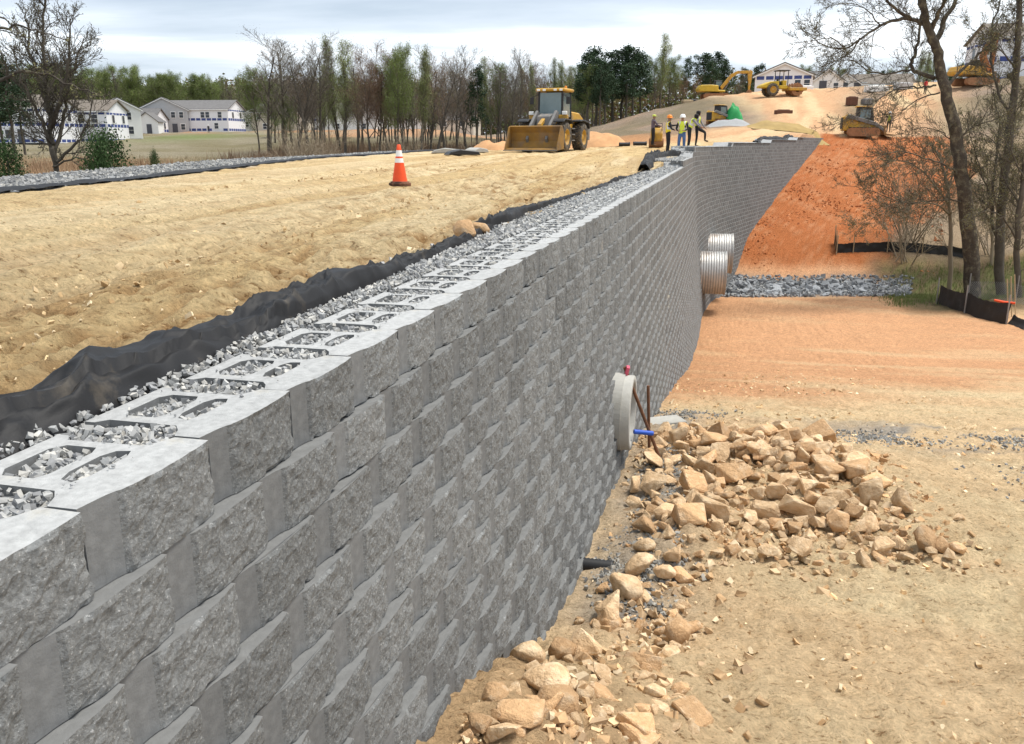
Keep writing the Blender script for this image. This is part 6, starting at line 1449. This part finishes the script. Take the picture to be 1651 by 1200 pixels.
def roller():
    Y = 112; p = at(1258, 154, Y); e_ = empty('soil_roller', (float(p[0]), Y, hz(float(p[0]), Y)), R(6), 'yellow soil compaction roller parked in front of the gabled hilltop house', 'roller')
    for sy in (-1, 1): wheel(e_, -1.35, sy * .78, .72, .5, sy)
    mb = MB(); mb.lathe([(.3, -1.0), (.74, -1.02), (.75, -.95), (.75, .95), (.74, 1.02), (.3, 1.0)], axis='y', sides=32, c=(1.75, 0, .75), smooth=False); d_ = mb.build('drum', m_mud, e_)
    for k_ in range(14):
        for j in range(5):
            a = 2 * math.pi * (k_ + .5 * (j % 2)) / 14; M = Matrix.Translation((1.75, -.8 + .4 * j, .75)) @ Matrix.Rotation(a, 4, 'Y'); mb = MB(); mb.box((0, 0, .78), (.14, .14, .1), M=M); mb.build('pad', m_mud, d_)
    mb = MB(); mb.box((1.75, 1.16, .8), (2.1, .16, .35)); mb.box((1.75, -1.16, .8), (2.1, .16, .35)); mb.box((.75, 0, .85), (.25, 2.4, .4)); mb.box((2.8, 0, .8), (.18, 2.4, .35)); mb.build('drum_frame', m_yel, e_, bevel=.03)
    mb = MB(); mb.prism([(-2.9, .95), (-.5, .85), (-.5, 1.75), (-1.6, 1.7), (-2.8, 1.25)], 'y', -.75, .75); mb.build('engine_hood', m_yel2, e_, bevel=.08)
    mb = MB(); mb.box((0, 0, 1.05), (1.1, 1.5, .4)); mb.box((.25, 0, 1.55), (.5, 1.0, .6)); mb.build('platform', m_yel2, e_, bevel=.04)
    mb = MB(); mb.box((-.3, 0, 1.5), (.45, .5, .4)); mb.box((-.5, 0, 1.8), (.12, .5, .5)); mb.build('seat', m_dark, e_, bevel=.03)
    for x in (-.55, .55):
        for y in (-.7, .7): mb = MB(); mb.tube([(x, y, 1.2), (x, y, 2.95)], .05, 6); mb.build('canopy_post', m_dark, e_)
    mb = MB(); mb.box((0, 0, 3.0), (1.5, 1.7, .1)); mb.build('canopy', m_dark, e_, bevel=.03)
    mb = MB(); mb.lathe([(.18, -.015), (.2, 0), (.18, .015)], c=(.15, 0, 1.95), axis='x', sides=16); mb.build('steering_wheel', m_dark, e_)
roller()
def track_loader(px, py, Y, rz, label, sc=1.0):
    p = at(px, py, Y); e_ = empty('compact_track_loader', (float(p[0]), Y, hz(float(p[0]), Y)), rz, label, 'loader'); e_.scale = (sc,) * 3
    for sy in (-1, 1): track(e_, -1.15, 1.15, sy * .72, .42, .62)
    mb = MB(); mb.prism([(-1.45, .4), (.9, .4), (.9, 1.0), (-.4, 1.05), (-.5, 1.45), (-1.45, 1.45)], 'y', -.52, .52); mb.build('body', m_yel, e_, bevel=.05)
    mb = MB(); mb.box((-1.47, 0, .95), (.08, .9, .8)); mb.build('rear_door', m_dark, e_, bevel=.02)
    mb = MB(); mb.prism([(-.5, 1.05), (.75, 1.05), (.6, 2.05), (-.45, 2.1)], 'y', -.48, .48); c_ = mb.build('cab', m_dark, e_, bevel=.05)
    for sy in (-1, 1):
        mb = MB(); mb.prism([(-.3, 1.3), (.5, 1.3), (.42, 1.9), (-.28, 1.92)], 'y', sy * .49 - .01, sy * .49 + .01); mb.build('side_window', m_glass, c_)
        mb = MB(); mb.prism([(-1.35, 1.35), (-1.1, 1.6), (.9, 1.0), (1.55, .45), (1.45, .28), (.8, .75), (-1.1, 1.3)], 'y', sy * .66 - .09, sy * .66 + .09); mb.build('lift_arm', m_yel if sy > 0 else m_grey, e_, bevel=.03)
    mb = MB(); mb.prism([(1.45, .1), (2.15, .05), (2.2, .1), (1.6, .2), (1.52, .5), (1.6, .75), (1.5, .78), (1.4, .5)], 'y', -.9, .9); mb.build('bucket', m_worn, e_)
    mb = MB(); mb.box((-.05, 0, 2.14), (1.1, 1.0, .08)); mb.build('roof', m_yel, e_, bevel=.03)
    return e_
track_loader(1388, 222, 77, R(-12), 'yellow compact track loader at the top of the red clay slope', 1.15)
track_loader(1160, 198, 84, R(25), 'small muddy track loader beside the green tarp', .85)
# trench roller by the workers
Y = 52; p = at(1058, 236, Y); e_ = empty('trench_roller', (float(p[0]), Y, hz(float(p[0]), Y)), R(80), 'small yellow trench roller behind the workers', 'roller')
for x in (-.45, .45):
    mb = MB(); mb.lathe([(.05, -.42), (.26, -.42), (.26, .42), (.05, .42)], axis='y', sides=20, c=(x, 0, .26), smooth=False); mb.build('drum', m_mud, e_)
mb = MB(); mb.prism([(-.75, .35), (.75, .35), (.7, .85), (.3, 1.15), (-.5, 1.1), (-.75, .8)], 'y', -.34, .34); mb.build('body', m_yel, e_, bevel=.05)
mb = MB(); mb.box((-.1, 0, 1.2), (.5, .4, .12)); mb.build('hood', m_dark, e_, bevel=.02)
mb = MB(); mb.tube([(-.6, -.3, .9), (-.75, -.3, 1.35), (-.75, .3, 1.35), (-.6, .3, .9)], .025, 6); mb.build('handle_bar', m_dark, e_)
# green tarp heap
def tarp(name, px, py, Y, w_, h_, m_, label, seed, cat='tarp'):
    p = at(px, py, Y); n_ = 14; u = np.linspace(-1, 1, n_); U, V_ = np.meshgrid(u, u, indexing='ij'); rr = np.sqrt(U ** 2 + V_ ** 2)
    x = U * w_ / 2 + p[0]; y = V_ * w_ * .4 + Y; z = height(x, y) + h_ * np.clip(1 - rr ** 2.6, 0, 1) * (.25 + 1.3 * fbm(U * 2.5 + seed, V_ * 2.5, seed, 4)) + .03
    z0 = hz(float(p[0]), Y); i_ = np.arange(n_ * n_).reshape(n_, n_)
    me = np_mesh(name, np.stack([x - p[0], y - Y, z - z0], -1).reshape(-1, 3), np.stack([i_[:-1, :-1], i_[1:, :-1], i_[1:, 1:], i_[:-1, 1:]], -1).reshape(-1, 4), [m_], smooth=True)
    return setp(link(name, me, loc=(float(p[0]), Y, z0)), label, cat)
tarp('green_tarp', 1182, 196, 84, 2.0, 1.7, m_greentarp, 'bright green tarp heap beside the small muddy loader', 3)
tarp('stone_pile', 1175, 204, 80, 4.2, .6, m_bed, 'low pile of pale grey stone below the green tarp', 5, 'pile')
tarp('dirt_pile', 1262, 214, 76, 6.5, .55, mat('olive_soil', (.33, .23, .09), rough=.95, var=.2, vscale=1.5, bump=.4, bscale=5), 'ochre soil heap at the foot of the dirt track', 7, 'pile')
tarp('dirt_pile', 958, 238, 60, 4.5, 1.0, mat('orange_soil', (.52, .29, .14), rough=.95, var=.2, vscale=1.5, bump=.4, bscale=5), 'orange soil heap behind the wheel loader', 8, 'pile')
tarp('dirt_pile', 800, 240, 58, 3.6, .8, MATS['orange_soil'], 'orange soil heap between the wheel loader and the wood', 9, 'pile')
tarp('white_sheeting', 1165, 196, 86, 1.6, .9, m_white, 'white plastic sheet crumpled by the small loader', 11, 'sheeting')
for px, py, Y, sz, m_, lab, cat in [(1263, 183, 94, (1.9, .5, .45), m_dkrust, 'dark rusty steel plate box lying on the dirt track', 'box'), (1373, 168, 100, (1.0, .9, .9), m_dkrust, 'brown crate at the crest of the dirt track', 'crate'), (1398, 166, 100, (1.1, .9, .6), m_grey, 'grey crate next to the brown one', 'crate'),
                                    (1108, 164, 117, (1.4, .8, .35), m_wood, 'stack of pale timber on the hill crest', 'timber'), (1118, 163, 118, (1.2, .3, .25), m_dark, 'dark pipe bundle on the hill crest', 'pipes'), (1300, 150, 122, (1.6, .8, .5), m_white, 'white pallet of material beside the hilltop house', 'pallet'), (1412, 152, 112, (2.6, 1.4, .7), m_white, 'pale heap of sheets behind the branches', 'pallet'), (1455, 150, 112, (2.0, 1.2, .8), m_greysid, 'grey skip-like container behind the branches', 'container')]:
    p = at(px, py, Y); mb = MB(); mb.box((0, 0, sz[2] / 2), sz); mb.box((0, 0, sz[2] + .03), (sz[0] * .7, sz[1] * .6, .08)); setp(mb.build(lab.split(' ')[-1] if False else {'box': 'steel_box', 'crate': 'crate', 'timber': 'timber_stack', 'pipes': 'pipe_bundle', 'pallet': 'pallet', 'container': 'container'}[cat], m_, bevel=.04, loc=(float(p[0]), Y, hz(float(p[0]), Y) - .03), rot=(0, 0, .2)), lab, cat)
for px0, px1, py, lab in [(998, 1014, 234, 'shorter black pipe lying at the foot of the hill'), (1021, 1041, 232, 'longer black pipe lying at the foot of the hill')]:
    a, b = at(px0, py, 57), at(px1, py, 57); za = max(hz(a[0], 57), hz(b[0], 57)); L0 = float(b[0] - a[0])
    e_ = empty('black_pipe', (float(a[0]), 57, za + .12), 0, lab, 'pipe'); mb = MB(); mb.lathe([(.12 + .008 * (i % 2), L0 * i / 20) for i in range(21)], axis='x', sides=14); mb.build('barrel', m_blackplas, e_); mb = MB(); mb.lathe([(.15, L0), (.15, L0 + .06), (.10, L0 + .06)], axis='x', sides=14); mb.build('collar', m_blackplas, e_)

# ================================================================== people
m_skin = mat('skin', (.30, .17, .11), rough=.6); m_lime = MATS['pale_spring_leaves']
m_vest = mat('lime_vest', (.62, .72, .06), rough=.6, var=.08, vscale=8); m_vesty = mat('yellow_vest', (.75, .58, .03), rough=.6, var=.08, vscale=8); m_tape = mat('silver_tape', (.62, .62, .62), rough=.35)
m_blackcl = mat('black_cloth', (.022, .022, .026), rough=.9, var=.2, vscale=8); m_jean = mat('blue_jeans', (.075, .13, .26), rough=.9, var=.25, vscale=7); m_greycl = mat('grey_cloth', (.22, .21, .23), rough=.9, var=.15, vscale=8); m_boot = mat('work_boots', (.10, .06, .035), rough=.8)
m_hatw = mat('white_helmet', (.80, .80, .78), rough=.3); m_hato = mat('orange_helmet', (.80, .25, .03), rough=.3); m_hair = mat('black_hair', (.012, .011, .011), rough=.7); m_hatl = mat('lime_cap', (.50, .55, .10), rough=.6)
def person(px, py, Y, rz, pose, top, pants, hat, vest, label, hgt=1.76, z=None):
    p = at(px, py, Y); zz = float(p[2]) if z is None else z
    e_ = empty('person', (float(p[0]), Y, zz), rz, label, 'person'); k_ = hgt / 1.76
    J = dict(pelvis=(0, 0, .95), spine=(0, .01, 1.12), chest=(0, .0, 1.32), neck=(0, -.01, 1.49), head=(0, -.03, 1.60), crown=(0, -.02, 1.70),
             shl=(-.19, 0, 1.42), ell=(-.25, .0, 1.15), wrl=(-.24, -.10, .92), hal=(-.24, -.13, .85), shr=(.19, 0, 1.42), elr=(.25, .0, 1.15), wrr=(.24, -.10, .92), har=(.24, -.13, .85),
             hil=(-.10, 0, .90), knl=(-.11, -.02, .50), anl=(-.12, .02, .09), tol=(-.13, -.16, .045), hir=(.10, 0, .90), knr=(.11, -.02, .50), anr=(.12, .02, .09), tor=(.13, -.16, .045))
    J.update(pose)
    Rr = dict(pelvis=(.15, .11), spine=(.145, .10), chest=(.165, .11), neck=(.058, .06), head=(.082, .10), crown=(.06, .07), shl=(.065, .065), ell=(.048, .048), wrl=(.033, .028), hal=(.038, .02), hil=(.095, .095), knl=(.066, .07), anl=(.046, .05), tol=(.045, .035))
    for a in ('sh', 'el', 'wr', 'ha', 'hi', 'kn', 'an', 'to'): Rr[a + 'r'] = Rr[a + 'l']
    E = [('pelvis', 'spine'), ('spine', 'chest'), ('chest', 'neck'), ('neck', 'head'), ('head', 'crown'), ('chest', 'shl'), ('shl', 'ell'), ('ell', 'wrl'), ('wrl', 'hal'), ('chest', 'shr'), ('shr', 'elr'), ('elr', 'wrr'), ('wrr', 'har'),
         ('pelvis', 'hil'), ('hil', 'knl'), ('knl', 'anl'), ('anl', 'tol'), ('pelvis', 'hir'), ('hir', 'knr'), ('knr', 'anr'), ('anr', 'tor')]
    # nose and fingers
    hd = Vector(J['head']); J['nose'] = tuple(hd + Vector((0, -.105, -.005))); Rr['nose'] = (.014, .014); E.append(('head', 'nose'))
    for s_ in 'lr':
        w, h_ = Vector(J['wr' + s_]), Vector(J['ha' + s_]); d = (h_ - w).normalized(); q = d.cross(Vector((0, 0, 1))); q = q.normalized() if q.length > .1 else Vector((1, 0, 0)); nrm = d.cross(q)
        for i, (o, ln) in enumerate(((-.026, .062), (-.009, .072), (.009, .068), (.026, .055))):
            a, b = f'f{s_}{i}a', f'f{s_}{i}b'; J[a] = tuple(h_ + q * o + d * ln * .5); J[b] = tuple(h_ + q * o + d * ln + nrm * .018); Rr[a] = (.0095, .0095); Rr[b] = (.008, .008); E += [('ha' + s_, a), (a, b)]
        J['t' + s_] = tuple(w.lerp(h_, .5) - q * .05 + d * .03); Rr['t' + s_] = (.011, .011); E.append(('ha' + s_, 't' + s_))
    names = list(J); me = bpy.data.meshes.new('body'); me.from_pydata([tuple(c_ * k_ for c_ in J[n_]) for n_ in names], [(names.index(a), names.index(b)) for a, b in E], [])
    tmp = bpy.data.objects.new('tmp', me); COL.objects.link(tmp)
    md = tmp.modifiers.new('skin', 'SKIN'); md.use_smooth_shade = True
    for i, n_ in enumerate(names): sv = me.skin_vertices[0].data[i]; sv.radius = Rr[n_]; sv.use_root = (n_ == 'pelvis')
    sb_ = tmp.modifiers.new('sub', 'SUBSURF'); sb_.levels = 1; sb_.render_levels = 1
    dg = bpy.context.evaluated_depsgraph_get(); bm_ = bpy.data.meshes.new_from_object(tmp.evaluated_get(dg)); bm_.name = 'body'
    bpy.data.objects.remove(tmp); bpy.data.meshes.remove(me)
    bm_.materials.clear()
    for m_ in (top, pants, m_skin, m_boot): bm_.materials.append(m_)
    reg = lambda a, b: 2 if (a in ('neck', 'head') or b in ('crown', 'nose') or a.startswith(('wr', 'ha', 'f')) ) else 3 if b[:2] == 'to' else 1 if b[:2] in ('hi', 'kn', 'an') else 0
    segs = [(Vector(J[a]) * k_, Vector(J[b]) * k_, reg(a, b), a, b) for a, b in E]
    torso = []
    def near(c):
        best = None
        for a, b, r_, na, nb in segs:
            ab = b - a; t = max(0, min(1, (c - a).dot(ab) / max(ab.length_squared, 1e-9))); d = (c - a - ab * t).length
            if best is None or d < best[0]: best = (d, r_, na, nb)
        return best
    for f in bm_.polygons:
        f.use_smooth = True; b_ = near(f.center); f.material_index = b_[1]
        if (b_[2], b_[3]) in (('pelvis', 'spine'), ('spine', 'chest'), ('chest', 'neck'), ('chest', 'shl'), ('chest', 'shr')) and .98 * k_ < f.center.z < 1.47 * k_: torso.append(f.index)
    link('body', bm_, e_)
    if vest:
        vm, tp = vest; used = sorted({v for i in torso for v in bm_.polygons[i].vertices}); ix = {v: i for i, v in enumerate(used)}
        vs_ = [tuple(bm_.vertices[v].co + bm_.vertices[v].normal * .018) for v in used]; fs = [tuple(ix[v] for v in bm_.polygons[i].vertices) for i in torso]
        mb = MB(); mb.add(vs_, fs, 0, True)
        for j, i in enumerate(torso):
            cz = bm_.polygons[i].center.z / k_; mb.m[j] = 1 if (1.10 < cz < 1.16 or (abs(abs(bm_.polygons[i].center.x) - .11) < .03 and cz > 1.16)) else 0
        mb.build('safety_vest', [vm, tp], e_)
    hx_, hy_, hz_ = [c_ * k_ for c_ in J['head']]
    if hat:
        hm, kind = hat; mb = MB()
        if kind == 'helmet':
            mb.lathe([(.145, .035), (.15, .05), (.128, .055), (.128, .10), (.112, .15), (.07, .185), (.0, .195)], c=(hx_, hy_, hz_), sides=20); mb.box((hx_, hy_ - .15, hz_ + .045), (.16, .08, .012))
            mb.build('helmet', hm, e_)
        elif kind == 'cap':
            mb.lathe([(.112, .05), (.112, .10), (.09, .145), (.0, .16)], c=(hx_, hy_, hz_), sides=16); mb.box((hx_, hy_ - .14, hz_ + .06), (.15, .10, .012)); mb.build('cap', hm, e_)
        else:
            mb.lathe([(.085, -.08), (.108, -.02), (.112, .05), (.104, .10), (.08, .135), (.0, .15)], c=(hx_, hy_ + .022, hz_), sides=16); mb.build('hair', hm, e_)
    return e_
person(1076, 249, 41.6, R(95), dict(elr=(.22, -.22, 1.30), wrr=(.14, -.45, 1.33), har=(.12, -.53, 1.34), ell=(-.27, -.06, 1.16), wrl=(-.16, -.24, 1.10), hal=(-.12, -.30, 1.10)), m_blackcl, m_blackcl, (m_hato, 'helmet'), (m_vesty, m_tape), 'worker in orange helmet and yellow vest pointing along the wall')
person(1098, 251, 41.0, R(-20), dict(elr=(.26, -.05, 1.14), wrr=(.14, -.22, 1.08), har=(.08, -.27, 1.08), ell=(-.26, -.05, 1.14), wrl=(-.14, -.22, 1.06), hal=(-.08, -.27, 1.06), knl=(-.12, -.06, .50)), m_blackcl, m_jean, (m_hatw, 'helmet'), (m_vest, m_tape), 'worker in white helmet, black sleeves and blue jeans on the wall top', 1.82)
person(1110, 240, 43.4, R(70), dict(chest=(0, -.16, 1.28), spine=(0, -.06, 1.11), neck=(0, -.27, 1.40), head=(0, -.33, 1.49), crown=(0, -.35, 1.58), shl=(-.19, -.2, 1.36), shr=(.19, -.2, 1.36), ell=(-.22, -.38, 1.14), wrl=(-.12, -.55, 1.04), hal=(-.09, -.62, 1.01), elr=(.22, -.36, 1.12), wrr=(.14, -.52, 1.0), har=(.11, -.6, .97)), m_greycl, m_blackcl, (m_hair, 'hair'), (m_vest, m_tape), 'worker with black hair and grey sleeves stooping beside the white helmet')
person(1123, 238, 43.8, R(60), dict(knr=(.13, -.36, .72), anr=(.13, -.36, .33), tor=(.13, -.54, .29), elr=(.25, -.12, 1.16), wrr=(.2, -.30, .95), har=(.18, -.36, .90), ell=(-.25, -.08, 1.16), wrl=(-.12, -.26, .98), hal=(-.06, -.32, .95)), m_greycl, m_blackcl, (m_hair, 'hair'), (m_vest, m_tape), 'worker with bare dark head resting one foot up on the blocks')
person(1052, 236, 51.0, R(100), dict(ell=(-.26, -.14, 1.18), wrl=(-.2, -.36, 1.12), hal=(-.18, -.44, 1.10), elr=(.26, -.14, 1.18), wrr=(.2, -.36, 1.12), har=(.18, -.44, 1.10)), mat('plum_shirt', (.12, .095, .12), rough=.9), m_blackcl, (m_hatl, 'cap'), None, 'worker in dark shirt and lime cap at the trench roller')
person(1431, 221, 79, R(-40), {}, m_greycl, m_blackcl, (m_hatw, 'helmet'), (m_vest, m_tape), 'lone worker in lime vest behind the compact track loader', z=hz(float(at(1431, 221, 79)[0]), 79))
person(1490, 160, 104, R(20), {}, mat('red_shirt', (.55, .03, .04), rough=.9), m_blackcl, (m_hair, 'hair'), None, 'distant person in a red shirt near the hilltop containers', z=hz(float(at(1490, 160, 104)[0]), 104))
person(337, 218, 200, R(0), {}, m_blackcl, m_blackcl, (m_hatw, 'helmet'), None, 'tiny dark figure in front of the wide wrapped house', z=hz(float(at(337, 218, 200)[0]), 200))
